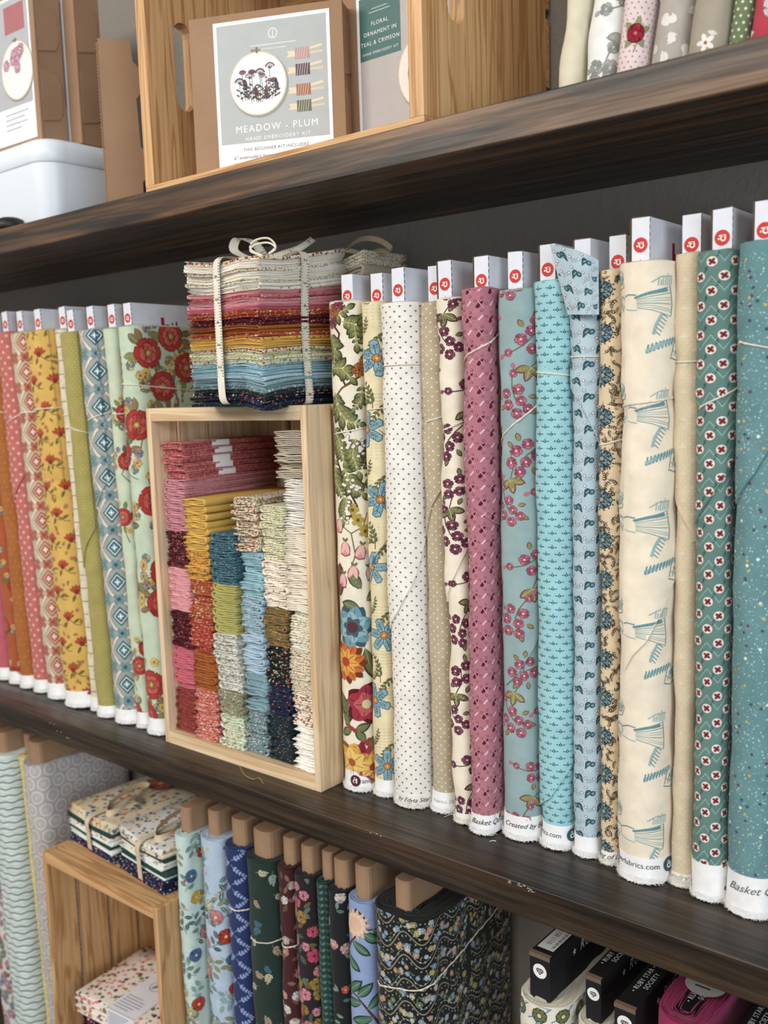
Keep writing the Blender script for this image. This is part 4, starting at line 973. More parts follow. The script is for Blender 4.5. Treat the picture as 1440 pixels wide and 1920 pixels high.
def upright_crate(label, x0, x1, yf, zs, Hc, dep, wood, nback=4, rz=0):
    w = x1 - x0; r = empty('wooden_crate', ((x0+x1)/2, yf + dep/2, zs), rz); tag(r, label, 'crate')
    et, st, d = .0170, .0095, dep
    for zc in (0, Hc - et): box('end_panel', r, M[wood+'_x'], (-w/2 + st, -d/2, zc), (w/2 - st, d/2 - .008, zc + et), .001)
    sw = (d - .008 - .024)/4
    for sx in (-1, 1):
        for k in range(4):
            y0 = -d/2 + k*(sw + .008); xx = (-w/2, -w/2 + st) if sx < 0 else (w/2 - st, w/2)
            box('side_slat', r, M[wood+'_z'], (xx[0], y0, 0), (xx[1], y0 + sw, Hc), .0012)
    gap = .009; bw = (w - gap*(nback-1))/nback
    for k in range(nback): box('back_slat', r, M[wood+'_z'], (-w/2 + k*(bw+gap), d/2 - .008, 0), (-w/2 + k*(bw+gap) + bw, d/2, Hc), .001)
    # staple ends on the front side slat
    if w > .3:
        for (zz, yy) in ((Hc-.011, -d/2+.018), (Hc-.011, -d/2+.040), (.012, -d/2+.02)): box('staple', r, M['steel'], (w/2-.0002, yy-.0035, zz-.0006), (w/2+.0005, yy+.0035, zz+.0006), 0)
    return r
M['steel'] = mat_plain('dull_steel', (70, 66, 60), .4, .5)
upright_crate('pale pine crate stood on end, packed with stacks of folded fabric', -1.054, -.7605, .041, ZM, .457, .200, 'pine')
upright_crate('amber pine crate stood on end under the middle shelf, two tied bundles on it', -1.348, -1.056, .010, ZL, .457, .225, 'amber')
def lying_crate():
    x0, x1, yf, dep, Hc = -.985, -.561, .010, .235, .318; w = x1 - x0
    r = empty('wooden_crate', ((x0+x1)/2, yf + dep/2, ZT)); tag(r, 'amber pine crate lying on its side on the top shelf, open front with embroidery kits', 'crate')
    for sx in (-1, 1): plank_hole('end_panel', r, M['amber_z'], .017, dep - .008, Hc - .018, (-.058, -.003, .028, .104), (sx*(w/2 - .0085), -.004, Hc/2))
    b = MB(); p = Pat(); kc = (-.030, .030)
    for i, (a_, c_) in enumerate(((.030, 'c98f55'), (.024, 'b87a42'), (.017, 'a0632f'), (.011, '7d4a22'), (.006, '5c3216'))): p.ell(kc[0] + .002*i, kc[1] + .001*i, a_*.55, a_*1.05, -.35, c_, 1 + i*.5, 18)
    p.mapped(b, plane_fn((w/2, 0, Hc/2), (0, 1, 0), (0, 0, 1)), (-1, 1), (-1, 1), .5, .00008, .00004); b.build('knot', M['card'], r, smooth=False)
    for zc in (0, Hc - .009):
        sw = (dep - .018)/2
        for k in range(2): box('side_slat', r, M['amber_x'], (-w/2, -dep/2 + k*(sw + .01), zc), (w/2, -dep/2 + k*(sw+.01) + sw, zc + .009), .001)
    bw = (Hc - .03)/4
    for k in range(4): box('back_slat', r, M['amber_x'], (-w/2, dep/2 - .008, k*(bw+.01)), (w/2, dep/2, k*(bw+.01) + bw), .001)
lying_crate()

# ------------------------------------------------------------------ folded fabric pieces
def fold_arrays(wx, ly, tz, n, right=True, seed=0, ny=6, bend=None, soft=.0012):
    """nested folds: n ribbons bent double, fold on the right (or left), seen end-on from the front (-y)"""
    q = np.random.default_rng(seed); b = MB(); ft = tz/(2*n)
    ys = np.concatenate([[0, .0025], np.linspace(.012, ly, ny-2)])
    for k in range(n):
        h = tz/2 - (k+.5)*ft; xa = -wx/2 + q.uniform(0, .004)*(1 if k else .3); xr = wx/2 - tz/2 - k*ft*.8 - q.uniform(0, .002)*k
        path = [(x, h) for x in np.linspace(xa, xr, 5)] + [(xr + h*math.cos(a), h*math.sin(a)) for a in np.linspace(PI/2, -PI/2, 9)[1:-1]] + [(x, -h) for x in np.linspace(xr, xa + q.uniform(-.001, .003), 5)]
        P = np.array(path); d = np.gradient(P, axis=0); d /= np.linalg.norm(d, axis=1)[:, None]; N = np.stack([-d[:, 1], d[:, 0]], 1)*ft*.44
        m_ = len(P); ph = q.uniform(0, 6.3, 3); V = []
        for j, y in enumerate(ys):
            sh = .55 if j == 0 else 1.0
            w = soft*(np.sin(P[:, 0]*130 + ph[0] + y*40)*.5 + .35*np.sin(P[:, 0]*260 + ph[1]))
            off = .0012*q.random() if j == 0 else 0
            for s in (1, -1):
                A = P + N*s*sh; V.append(np.stack([A[:, 0] + .0012*math.sin(y*30+ph[2]), np.full(m_, y - off + (k % 2)*.0012), A[:, 1] + w + tz/2], 1))
        V = np.concatenate(V)
        if not right: V[:, 0] *= -1
        F = []; L = 2*m_
        for j in range(len(ys)-1):
            a, c = j*L, (j+1)*L
            for i in range(m_-1): F += [(a+i, a+i+1, c+i+1, c+i), (a+m_+i+1, a+m_+i, c+m_+i, c+m_+i+1)]
            F += [(a, c, c+m_, a+m_), (a+m_-1, a+2*m_-1, c+2*m_-1, c+m_-1)]
        for i in range(m_-1): F.append((i+1, i, m_+i, m_+i+1))
        e = (len(ys)-1)*L
        for i in range(m_-1): F.append((e+i, e+i+1, e+m_+i+1, e+m_+i))
        F = np.array(F)
        if not right: F = F[:, ::-1]
        if bend is not None: V = bend(V)
        b.add(V, F)
    return b
KINDS = {  # name: (base, spots, scale, threshold, words)
    'coralrose': ('c46a6a', ['9e3038', 'd99a8c', 'b4464a'], 300, .40, 'coral rose floral folded fabric with a white paper band'),
    'mauve': ('cd8790', ['b0606a', 'deb0b0'], 420, .33, 'mauve pink folded fabric'), 'maroon': ('5d2229', ['c98a7c', '8d3a3e', '3a1218'], 330, .40, 'maroon speckled folded fabric'),
    'palepink': ('e39a9f', ['d07880', 'f0c0c0'], 420, .28, 'light pink folded fabric'), 'burgundy': ('521c26', ['b5665c', '3d1018', '8a3a3a'], 260, .33, 'burgundy folded fabric with peach flecks'),
    'rose': ('cf6474', ['b84a5c', 'dd8490'], 450, .25, 'plain rose folded fabric'), 'brick': ('8f3a34', ['b5605a', '6f2422'], 420, .33, 'brick red folded fabric'),
    'mustard': ('dcae4e', ['c4943a', 'e8c476'], 480, .25, 'mustard yellow folded fabric'), 'saffron': ('d9a044', ['b5442c', 'e6c070', 'a8602a'], 260, .38, 'saffron folded fabric with red flowers'),
    'scarlet': ('b24a30', ['e6d0a0', '8f9050', 'd98a60'], 260, .38, 'scarlet and olive floral folded fabric'), 'redspot': ('b5422e', ['ecc8b0', '8f2a1c'], 380, .36, 'red folded fabric with cream spots'),
    'rust': ('a85a26', ['c07a44', '8f4a1c'], 420, .28, 'rust orange folded fabric'), 'coraldot': ('c45a48', ['f0d8cc', 'e8b0a0'], 420, .38, 'coral folded fabric with white dots'),
    'tealdash': ('3f6673', ['9fbcc0', '2b4a58'], 380, .30, 'deep teal folded fabric with pale dashes'), 'moss': ('b0a85a', ['8f8a44', 'c4bc78'], 420, .25, 'moss green folded fabric'),
    'pebble': ('c9c6b6', ['6f8286', '8c7468', 'e6e2d6'], 300, .42, 'grey and cream pebbled folded fabric'), 'fern': ('8c9070', ['c9c8a8', '6a5a44', 'a4433c'], 260, .38, 'fern green folded fabric'),
    'mintred': ('c3ceb0', ['b5483f', '7f8a60', 'e6e2d0'], 240, .40, 'mint folded fabric with red flowers'), 'poppy': ('dccfb4', ['b0402f', '7f7a4c', '8f5a3c'], 330, .46, 'cream folded fabric packed with red blossoms'),
    'aqua': ('92bcc6', ['6a98a4', 'b8d4d8'], 380, .30, 'aqua folded fabric'), 'skyred': ('94b8c4', ['b06a66', 'c4dade', '6f8f9c'], 280, .36, 'dusty sky folded fabric with red sprigs'),
    'paleblue': ('a8c2d2', ['8fa8bc', 'e0e6e8'], 420, .24, 'pale blue folded fabric'), 'slate': ('7fa0aa', ['a3bcc0', '5f8490'], 420, .30, 'slate blue folded fabric'),
    'greyblue': ('6f8a90', ['c9d0cc', '4f6a74', 'a9a89c'], 330, .42, 'grey blue floral folded fabric'), 'celery': ('dcd8b4', ['a8a470', '8c8450'], 330, .36, 'celery and cream folded fabric'),
    'creamred': ('ebdfcc', ['b0605a', 'd9a89a', 'c9b89c'], 220, .30, 'cream folded fabric with red sprays'), 'autumn': ('7d6a3c', ['a8442e', '5c6a48', 'b58a4c'], 280, .42, 'olive and rust autumn folded fabric'),
    'nightfloral': ('1f262e', ['c4604a', 'd9c490', '4f6a50'], 230, .34, 'black folded fabric with bright flowers'), 'navyrose': ('232c44', ['c9606c', '3f5570', '161c30'], 240, .32, 'navy folded fabric with rose flowers'),
    'pine': ('25343a', ['5f7470', '121c22', '8a5c44'], 260, .33, 'dark green black folded fabric'), 'tandot': ('bcae96', ['dcd2c0', 'a89a80'], 420, .26, 'tan dotted folded fabric'),
    'whitedot': ('e9e4da', ['8a8c92', 'd6d0c4'], 380, .20, 'white folded fabric with grey dots'), 'ecru': ('ece0cc', ['e0d2b8', '8fa8a8'], 200, .14, 'ecru folded fabric with faint teal sketches'),
    'bluecream': ('e6dec6', ['6f929c', 'a89c6a', 'c9b890'], 270, .36, 'cream folded fabric with blue flowers'), 'twig': ('e2d4b6', ['5f5240', '8f8064'], 380, .36, 'beige folded fabric with brown twigs'),
    'garden': ('e8dec8', ['b23c34', '6f7040', 'd9983c', '9a4a50'], 210, .40, 'cream folded fabric with red garden flowers'), 'sprigwhite': ('f0ebe0', ['c4886a', 'dccbb4'], 240, .20, 'white folded fabric with tan sprigs')}
FM = {k: mat_print('cotton_'+k, v[0], v[1], v[2], v[3]) for k, v in KINDS.items()}
COLS = [  # x0, x1, front y, [(kind, top px-derived height fractions)]
    (-1.0435, -.9985, .052, .412, [('coralrose', 5), ('mauve', 7), ('maroon', 5), ('palepink', 6), ('burgundy', 5), ('rose', 6), ('brick', 6)]),
    (-.9975, -.9500, .047, .340, [('mustard', 7), ('saffron', 4), ('scarlet', 5), ('redspot', 5), ('rust', 5), ('coraldot', 7)]),
    (-.9490, -.9010, .046, .298, [('tealdash', 6), ('moss', 6), ('pebble', 7), ('fern', 3), ('mintred', 4)]),
    (-.9000, -.8580, .050, .346, [('poppy', 7), ('aqua', 6), ('skyred', 5), ('paleblue', 5), ('slate', 5), ('greyblue', 6)]),
    (-.8570, -.8130, .050, .338, [('celery', 7), ('creamred', 6), ('autumn', 5), ('nightfloral', 5), ('navyrose', 4), ('pine', 6)]),
    (-.8120, -.7710, .048, .428, [('tandot', 6), ('whitedot', 6), ('ecru', 11), ('bluecream', 5), ('twig', 6), ('garden', 4), ('sprigwhite', 6)])]
ORD = ['', 'second', 'third', 'fourth', 'fifth', 'sixth', 'seventh', 'eighth', 'ninth', 'tenth', 'eleventh']
def stacks():
    zb = ZM + .0175
    for ci, (x0, x1, yf, top, seq) in enumerate(COLS):
        n = sum(k for _, k in seq); t = (top - .0175)/n; q = rnd(300+ci); w = x1 - x0 - .0015; z = zb
        sd = .25 if ci in (0, 5) else 1.0   # the outer stacks lie straight against the crate sides
        for kind, cnt in seq[::-1]:
            ddx = q.normal(0, .0012)*sd; wk = w
            if kind == 'tandot': ddx, wk = -.005, w + .011
            if kind == 'poppy': ddx, wk = -.003, w + .004
            protos = []
            for v in range(2):
                mb = fold_arrays(wk, .165, t*.985, 2 if t < .0125 else 3, ci % 2 == 1 if v == 0 else (ci == 5 or q.random() < .5), 1000 + ci*50 + v + len(kind), bend=None)
                me = mb.mesh('folded_fabric', FM[kind], True, False); protos.append(me)
            first = None
            for k in range(cnt):
                me = protos[int(q.random() < .4)]
                if first is None: o = bpy.data.objects.new('folded_fabric', me); first = o
                else: o = first.copy(); o.data = me
                link(o); o.location = ((x0+x1)/2 + ddx + q.normal(0, .0008)*sd, yf + abs(q.normal(0, .0035)), z); o.rotation_euler = (0, q.normal(0, .014)*sd, q.normal(0, .012)*sd)
                pos = cnt - 1 - k; word = 'topmost in the pale crate' if pos == 0 else 'lowest in the pale crate' if k == 0 else ORD[pos] + ' from its top in the pale crate'
                lab = KINDS[kind][4].replace(' with a white paper band', '') + ', ' + word
                tag(o, lab, 'fabric', KINDS[kind][4].split(' folded')[0] + ' folded fabrics')
                if kind == 'coralrose':
                    e = .0006; yy = (.052, .082); b = MB()
                    for (lo, hi) in (((-w/2-e, yy[0], -.0002), (w/2+e, yy[1], .0004)), ((-w/2-e, yy[0], t*.985-.0003), (w/2+e, yy[1], t*.985+.0004)), ((-w/2-e, yy[0], 0), (-w/2, yy[1], t*.985)), ((w/2-.0002, yy[0], 0), (w/2+e, yy[1], t*.985))): b.add(boxv(lo, hi), BOXF, lin('eef0f4'))
                    b.build('paper_band', M['paper'], o, smooth=False)
                z += t
stacks()

# ------------------------------------------------------------------ ribbons and tied bundles
def strip_fn(P, D, width):
    """flat band following points P with cross direction D; u along, v across"""
    P = np.asarray(P, float); D = np.asarray(D, float); s = np.concatenate([[0], np.cumsum(np.linalg.norm(np.diff(P, axis=0), axis=1))])
    T = np.gradient(P, axis=0); T /= np.linalg.norm(T, axis=1)[:, None]; D = D - T*(D*T).sum(1)[:, None]; D /= np.linalg.norm(D, axis=1)[:, None]; N = np.cross(T, D)
    def fn(u, v, h):
        c = lambda A: np.stack([np.interp(u, s, A[:, i]) for i in range(3)], -1)
        n = c(N); return c(P) + c(D)*np.asarray(v)[:, None] + n*np.asarray(h)[:, None], n
    return fn, s[-1]
def ribbon(name, parent, P, D, width, col, ticks=None, rev=1, thick=.0006, mat=None, n=None):
    fn, L = strip_fn(P, D, width); b = MB(); n = n or max(40, int(L/.004)); us = np.linspace(0, L, n); c = lin(col)
    for h, flip in ((thick/2, 0), (-thick/2, 1)):
        U = np.repeat(us, 2); V = np.tile([-width/2, width/2], n); A, N = fn(U, V, np.full(2*n, h)); F = np.array([(2*i, 2*i+2, 2*i+3, 2*i+1) for i in range(n-1)])
        b.add(A, F[:, ::-1] if flip else F, c, -N if flip else N)
    if ticks:
        u0, u1, num, step = ticks; p = Pat(); k = 0; u = u0
        while u <= u1:
            big = k % 8 == 0; p.rect(u-.00035, width*.5-(.0048 if big else .0026), u+.00035, width*.5-.0002, '3a352f'); p.rect(u-.0003, -width*.5+.0002, u+.0003, -width*.5+.0018, '3a352f')
            if big: text_pat(p, str(num), u - .0042, -.0004, .0078, '35302a', 0 if rev > 0 else PI, l=1); num += step
            u += .00317; k += 1
        p.mapped(b, lambda u, v, h: fn(u, v, h + thick/2 + .0001), (0, L), (-width/2, width/2), .02)
    return b.build(name, mat or M['cotton'], parent)
def smooth_path(P, n=60, closed=False):
    P = np.asarray(P, float); k = len(P); t = np.linspace(0, k - 1, n); i = np.clip(t.astype(int), 0, k-2); f = (t - i)[:, None]
    g = lambda j: P[np.clip(j, 0, k-1)]
    a, b, c, d = g(i-1), g(i), g(i+1), g(i+2)
    return .5*((2*b) + (-a + c)*f + (2*a - 5*b + 4*c - d)*f**2 + (-a + 3*b - 3*c + d)*f**3)
def bundle(label, loc, rz, a, bdep, layers, t, bend_fn, seed, jit=.003):
    r = empty('fabric_bundle', loc, rz); tag(r, label, 'fabric bundle'); q = rnd(seed); z = 0
    for k, (mat, tt) in enumerate(layers):
        T_ = t*tt
        zz = z; dx, dy, an = q.normal(0, jit), q.normal(0, jit*.6), q.normal(0, .012)
        def bend(V, zz=zz, dx=dx, dy=dy, an=an):
            V = V.copy(); x, y = V[:, 0], V[:, 1] - bdep/2; V[:, 0] = x*math.cos(an) - y*math.sin(an) + dx; V[:, 1] = x*math.sin(an) + y*math.cos(an) + dy; V[:, 2] += zz
            return bend_fn(V)
        mb = fold_arrays(a, bdep, T_*.97, 2, q.random() < .62, seed*7+k, 8, bend, .0006); mb.build('folded_fabric', mat, r, col=False); z += T_
    return r, z
def main_bundle():
    a, d, h = .130, .138, .168; rz = -.03; ex = np.array([math.cos(rz), math.sin(rz)]); ey = np.array([-math.sin(rz), math.cos(rz)])
    corner = np.array([-.784, .002]); ce = corner - ex*a/2 + ey*d/2
    def bend(V):
        V = V.copy(); x, y, z = V[:, 0]/(a/2), V[:, 1]/(d/2), V[:, 2]/h
        up = np.clip(z, 0, 1)**2; dn = np.clip(1 - z, 0, 1)**2
        V[:, 2] += up*(.004*np.clip(-x, 0, 2)**3 + .013*np.clip(x, 0, 2)**2*np.clip(y+.3, 0, 2) - .004*np.clip(x, 0, 2)*np.clip(-y, 0, 2)) - dn*(.010*np.clip(x, 0, 2)**3*np.clip(-y, 0, 2)**2)
        sq = np.exp(-((V[:, 0] + .012)/.02)**2); V[:, 2] -= up*.006*sq
        V[:, 0] *= 1 - .035*np.sin(np.clip(z, 0, 1)*PI)*(x > 0) ; V[:, 2] = np.maximum(V[:, 2], .0008 - dn*.012*np.clip(x-.45, 0, 1)*(y < -.35))
        return V
    seq = ['pine', 'navyrose', 'navyrose', 'nightfloral', 'twig2', 'greyblue', 'slate', 'slate', 'paleblue', 'aqua', 'aqua', 'skyred', 'mintred', 'celery', 'celery', 'poppy', 'mustard', 'mustard', 'saffron', 'scarlet', 'rust', 'rust', 'maroon', 'burgundy',
           'redspot', 'scarlet', 'rose', 'palepink', 'mauve', 'coralrose', 'palepink', 'creamred', 'whitedot', 'bluecream', 'ecru', 'whitedot', 'twig', 'sprigwhite', 'ecru', 'garden']
    lay = [(FM.get(k, FM['pine']), 1.0) for k in seq]; t = h/len(lay)
    r, z = bundle('tall rainbow bundle of folded fabrics tied with measuring tape on the pale pine crate', (ce[0], ce[1], ZM + .457), rz, a, d, lay, t, bend, 41, .0022)
    tw = .0118; g = .0014
    def wrapx(xc):   # band in the y-z plane at x = xc
        P = [(xc, d/2+g, .02), (xc, d/2+g, h*.6), (xc, d/2, h-.004), (xc, d/2-.02, h+.001), (xc, 0, h-.003), (xc, -d/2+.02, h+.003), (xc, -d/2-.001, h-.002), (xc, -d/2-.004, h*.85), (xc, -d/2-.0045, h*.5), (xc, -d/2-.0045, h*.15), (xc+.002, -d/2-.003, .006), (xc+.004, -d/2+.01, .0016)]
        return smooth_path(P, 90)
    P = wrapx(-.004); ribbon('measuring_tape', r, P, np.tile((1, 0, 0), (len(P), 1)), tw, 'e9e1cd', (.16, .42, 12, -1), 1)
    def wrapy(yc):
        P = [(-.02, yc, h+.002), (0, yc, h-.001), (a/2-.03, yc, h+.003), (a/2-.004, yc, h+.006), (a/2+.0035, yc, h-.004), (a/2+.001, yc, h*.8), (a/2-.001, yc, h*.5), (a/2+.001, yc, h*.2), (a/2+.001, yc, .004), (a/2-.012, yc, -.0022 if False else .0012)]
        return smooth_path(P, 80)
    P = wrapy(-.002); ribbon('measuring_tape', r, P, np.tile((0, 1, 0), (len(P), 1)), tw, 'e9e1cd', (.10, .30, 2, 1), 1)
    # bow: two tape loops, a tail and a thin cord loop
    zc = h + .004
    loop = smooth_path([(-.004, -.004, zc), (-.020, -.012, zc+.004), (-.036, -.018, zc+.014), (-.030, -.016, zc+.026), (-.012, -.008, zc+.021), (-.004, -.002, zc+.008), (0, 0, zc)], 60)
    ribbon('bow_loop', r, loop, np.tile((.25, .97, .05), (60, 1)), tw, 'e9e1cd', (.02, .16, 7, 1), 1)
    tail = smooth_path([(0, .0, zc), (.012, .012, zc+.005), (.024, .030, zc+.012), (.034, .046, zc+.024)], 30)
    ribbon('bow_tail', r, tail, np.tile((-.3, .6, .75), (30, 1)), tw, 'e9e1cd', (.01, .09, 1, 1), 1)
    for s in (1, .72):
        cl = smooth_path([(.030, -.03, zc-.002), (.010, -.032, zc+.008*s), (.015, -.030, zc+.017*s), (.034, -.026, zc+.018*s), (.044, -.024, zc+.008*s), (.036, -.028, zc)], 40)
        tube('cord_loop', r, M['string'], cl, .0012)
main_bundle()
def back_bundle():
    a, d, h = .150, .085, .170
    def bend(V):
        V = V.copy(); x, z = V[:, 0]/(a/2), V[:, 2]/h; V[:, 2] += np.clip(z, 0, 1)**2*.014*np.clip(x, 0, 2)**2; return V
    cols = ['twig', 'tandot', 'twig', 'celery', 'tandot', 'autumn', 'maroon', 'burgundy', 'brick', 'nightfloral', 'greyblue', 'pine']
    r, z = bundle('taupe fabric bundle tied with straw ribbon behind the rainbow bundle', (-.8350, .194, ZM + .457), .0, a, d, [(FM[k], 1) for k in cols[::-1]], h/len(cols), bend, 43, .002)
    b = M['straw'] = mat_plain('straw_ribbon', (196, 172, 132), .8, .2, .2, 200)
    loop = smooth_path([(.01, -.02, h+.003), (.035, -.03, h+.016), (.060, -.03, h+.026), (.084, -.024, h+.022), (.095, -.015, h+.010), (.07, -.015, h+.012), (.03, -.012, h+.004)], 50)
    ribbon('ribbon_loop', r, loop, np.tile((0, .5, .86), (50, 1)), .007, 'c4ac84')
    loop = smooth_path([(-.02, -.02, h), (.0, -.03, h+.012), (.03, -.035, h+.016), (.05, -.02, h+.010), (.02, 0, h+.002)], 40); ribbon('ribbon_loop', r, loop, np.tile((0, .5, .86), (40, 1)), .006, 'c4ac84')
    P = smooth_path([(.02, d/2+.002, .02), (.02, d/2+.002, h-.005), (.02, 0, h+.002), (.02, -d/2-.002, h-.003), (.02, -d/2-.003, h*.5), (.02, -d/2-.003, .01)], 60); ribbon('ribbon_band', r, P, np.tile((1, 0, 0), (60, 1)), .008, 'c4ac84')
back_bundle()

# ------------------------------------------------------------------ lower shelf
def black_board(parent, t, d, z0, z1, seed):
    b = MB(); K = lin((26, 26, 30)); b.add(boxv((-t/2, -d/2, z0), (t/2, d/2, z1)), BOXF, K); KR = lin((112, 92, 74))
    b.add([(-t/2-.0002, -d/2-.0006, z1-.0045), (t/2+.0002, -d/2-.0006, z1-.0045), (t/2+.0002, -d/2-.0006, z1), (-t/2-.0002, -d/2-.0006, z1), (-t/2, -d/2+.004, z1+.0006), (t/2, -d/2+.004, z1+.0006)], [(0, 1, 2, 3), (3, 2, 5, 4)], KR)
    p = Pat(); z = z1 - .0185; r = min(.0080, t*.40); p.ell(0, z, r, c='ecebe8', l=1, n=20)
    g = r*.62; p.fan([(-g, z+.15*g), (-.55*g, z+.62*g), (.55*g, z+.62*g), (g, z+.15*g), (0, z-.85*g)], '26262a', 2)
    for x in (-.45, 0, .45): p.line([(x*g, z+.6*g), (x*.4*g, z-.5*g)], .0004, 'ecebe8', 3)
    p.line([(-g, z+.15*g), (g, z+.15*g)], .0004, 'ecebe8', 3); p.mapped(b, plane_fn((0, -d/2, 0), (1, 0, 0), (0, 0, 1)), (-t/2, t/2), (z0, z1-.004), .05)
    p = Pat()   # top face: u along depth, v across
    if seed == 401: p.rect(.012, -t/2+.003, .075, t/2-.002, 'd8d6d2', 1); text_pat(p, '21128 1115', .040, .0030, .0075, '26262a', PI, l=2); [p.rect(.016 + k*.0022, -t/2+.005, .016 + k*.0022 + (.0012 if k % 3 else .0006), -.004, '26262a', 2) for k in range(24)]
    else: text_pat(p, '\u2022 RUBY STAR \u2022', .052, .0036, .0076, 'e4e2de', 0, l=1, spacing=1.08); text_pat(p, 'SOCIETY', .052, -.0046, .0076, 'e4e2de', 0, l=1, spacing=1.08)
    p.mapped(b, plane_fn((0, -d/2, z1), (0, 1, 0), (-1, 0, 0)), (.002, d), (-t/2, t/2), .05)
    p = Pat(); u, v = .052, z1 - .018
    p.fan([(u + (.0046 if k % 2 == 0 else .0018)*math.cos(PI/2 + k*PI/5), v + (.0046 if k % 2 == 0 else .0018)*math.sin(PI/2 + k*PI/5)) for k in range(10)], 'dcdad6', 1); text_pat(p, 'RUBY STAR', u + .012, v, .0165, 'dcdad6', 0, .25, 1.15, 1, 'LEFT')
    p.mapped(b, plane_fn((t/2, -d/2, 0), (0, 1, 0), (0, 0, 1)), (0, d), (z0, z1), .05)
    return b.build('board', M['card'], parent, smooth=False)
def lower_bolts():
    kr = mat_plain('tan_board', (170, 132, 98), .75, .2, .12, 60)
    H = .558
    T = [ # label, x, w, yf, base, pat, lean, tie, bt
        ('white bolt with pink, purple and green garden flowers behind the striped bolt', -1.640, .070, .060, 'd9d4cc', p_smallfloral(H, ['c98aa0', '8f7fae', 'c94f58', '7f9a80'], ['4f6a5c', '7fa08c', '8f6a84'], 300, .007, 81), -.048, None, .03),
        ('mint white bolt with dark ruffled horizontal stripes', -1.565, .078, .045, 'dde6e0', p_stripes(H), -.05, None, .036),
        ('narrow yellow dotted bolt squeezed beside the striped bolt', -1.4875, .0230, .070, 'e0c676', p_dots(H, 'f0e8c8', .009, .008, .0018), -.048, None, .018),
        ('grey lavender bolt with a white circle lattice behind the tied bundles', -1.462, .060, .055, 'b5afad', p_circles(H), -.046, None, .034),
        ('pale mint bolt with poppies, berries and leaves', -1.0545, .0290, .040, 'c6dcd4', p_meadow(H, 91), .0, None, .034),
        ('pale blue floral bolt between the mint bolt and the navy bolt', -1.0250, .050, .056, 'b4c8dc', p_meadow(H, 95, 1.1), 0, None, .022),
        ('navy blue bolt with pale blue leaf garlands', -.9740, .045, .058, '27366a', p_lattice(H), 0, .47, .028),
        ('dark green bolt with scattered leaf sprigs', -.928, .056, .052, '24372f', p_sprigs(H, ['b9b28c', '8fa39a', '3f6f80', 'a9907a'], 130, .014, 97), 0, .445, .034),
        ('maroon bolt with white blossoms', -.871, .029, .060, '4a1f22', p_smallfloral(H, ['e6dcd6', 'd99a90', 'c9b8b4', 'e8e4e0'], ['6a4a3c', '8f5a50'], 170, .0068, 101), 0, .45, .02),
        ('black bolt crowded with hot pink roses', -.841, .038, .058, '2a2024', p_smallfloral(H, ['e05a7a', 'e88a98', 'b08a3c', 'd84a6a'], ['5a7068', '6a5a34', '3f5a50'], 220, .0075, 103, '5a1c2c'), 0, .35, .02),
        ('green bolt with a knit-like chevron texture', -.802, .023, .062, '23403a', p_chevron(H), 0, None, .017),
        ('black bolt with small separate posies', -.778, .030, .056, '1d2022', p_smallfloral(H, ['d8604a', 'dcaaa8', '8fa8b8', 'e6d8d0'], ['4f7260', '6f8f7c'], 80, .0062, 105, 'e8c860', True, .012), 0, .24, .028),
        ('periwinkle bolt with leafy branches and peach blooms', -.747, .042, .054, '8fa4d0', p_branches(H), 0, None, .024),
        ('wide black bolt with wavy bands of tiny flowers at the row end', -.704, .086, .050, '1a1b1c', p_waves(H), 0, .475, .022)]
    for i, (lab, x, w, yf, base, pat, lean, tie, bt) in enumerate(T):
        bolt(lab, x, w, yf, H if i != 13 else .566, base, pat, lean, ZL, board=.036 if i != 12 else .040, bt=bt, tie=tie, tslope=(.25 if i == 13 else .1), sv=0, seed=300+i, kind='kraft', bmat=kr, umax=.24 if i in (3, 13) else .075, vlim=(.0 if i < 4 else .12, 9))
    S = [('cream bolt with olive flowers and blue leaves on a black board', -.513, .062, .058, 'e9e2cc', p_posy(.53), 0), ('cream bolt with brown twigs on a black board', -.446, .038, .070, 'e6dcc4', p_sprigs(.53, ['6a6a44', 'a8604a'], 60, .022, 111, .007, .012), 0),
         ('plain peach bolt on a black board', -.407, .046, .052, 'e8c3a4', None, 0), ('magenta bolt with pale pink blobs wound high around its black board', -.359, .056, .060, 'a8245c', p_blobs(.56), 0), ('dark plum bolt on a black board next to the magenta bolt', -.300, .05, .056, '4a2440', None, 0)]
    for i, (lab, x, w, yf, base, pat, lean) in enumerate(S):
        Hs = (.524, .516, .512, .566, .512)[i]; r, Sf = bolt(lab, x, w-.001, yf, Hs, base, pat, lean, ZL, board=(.050, .048, .048, .000, .048)[i], bt=(.024, .017, .022, .022, .022)[i], tie=None, sv=0, seed=401+i, kind='black', amp=.0012, vlim=(.22, 9))
        if i == 3:   # price disc
            b = MB(); p = Pat(); p.ell(0, 0, .0195, c='b9b4b0', l=1, n=26); text_pat(p, '12', 0, 0, .022, '2a2a2e', 0, l=2); p.mapped(b, plane_fn((0, 0, 0), (0, 1, 0), (-1, 0, 0)), (-1, 1), (-1, 1), .05)
            b.build('price_disc', M['paper'], r, smooth=False, loc=(.004, -.030, Hs + .0072))
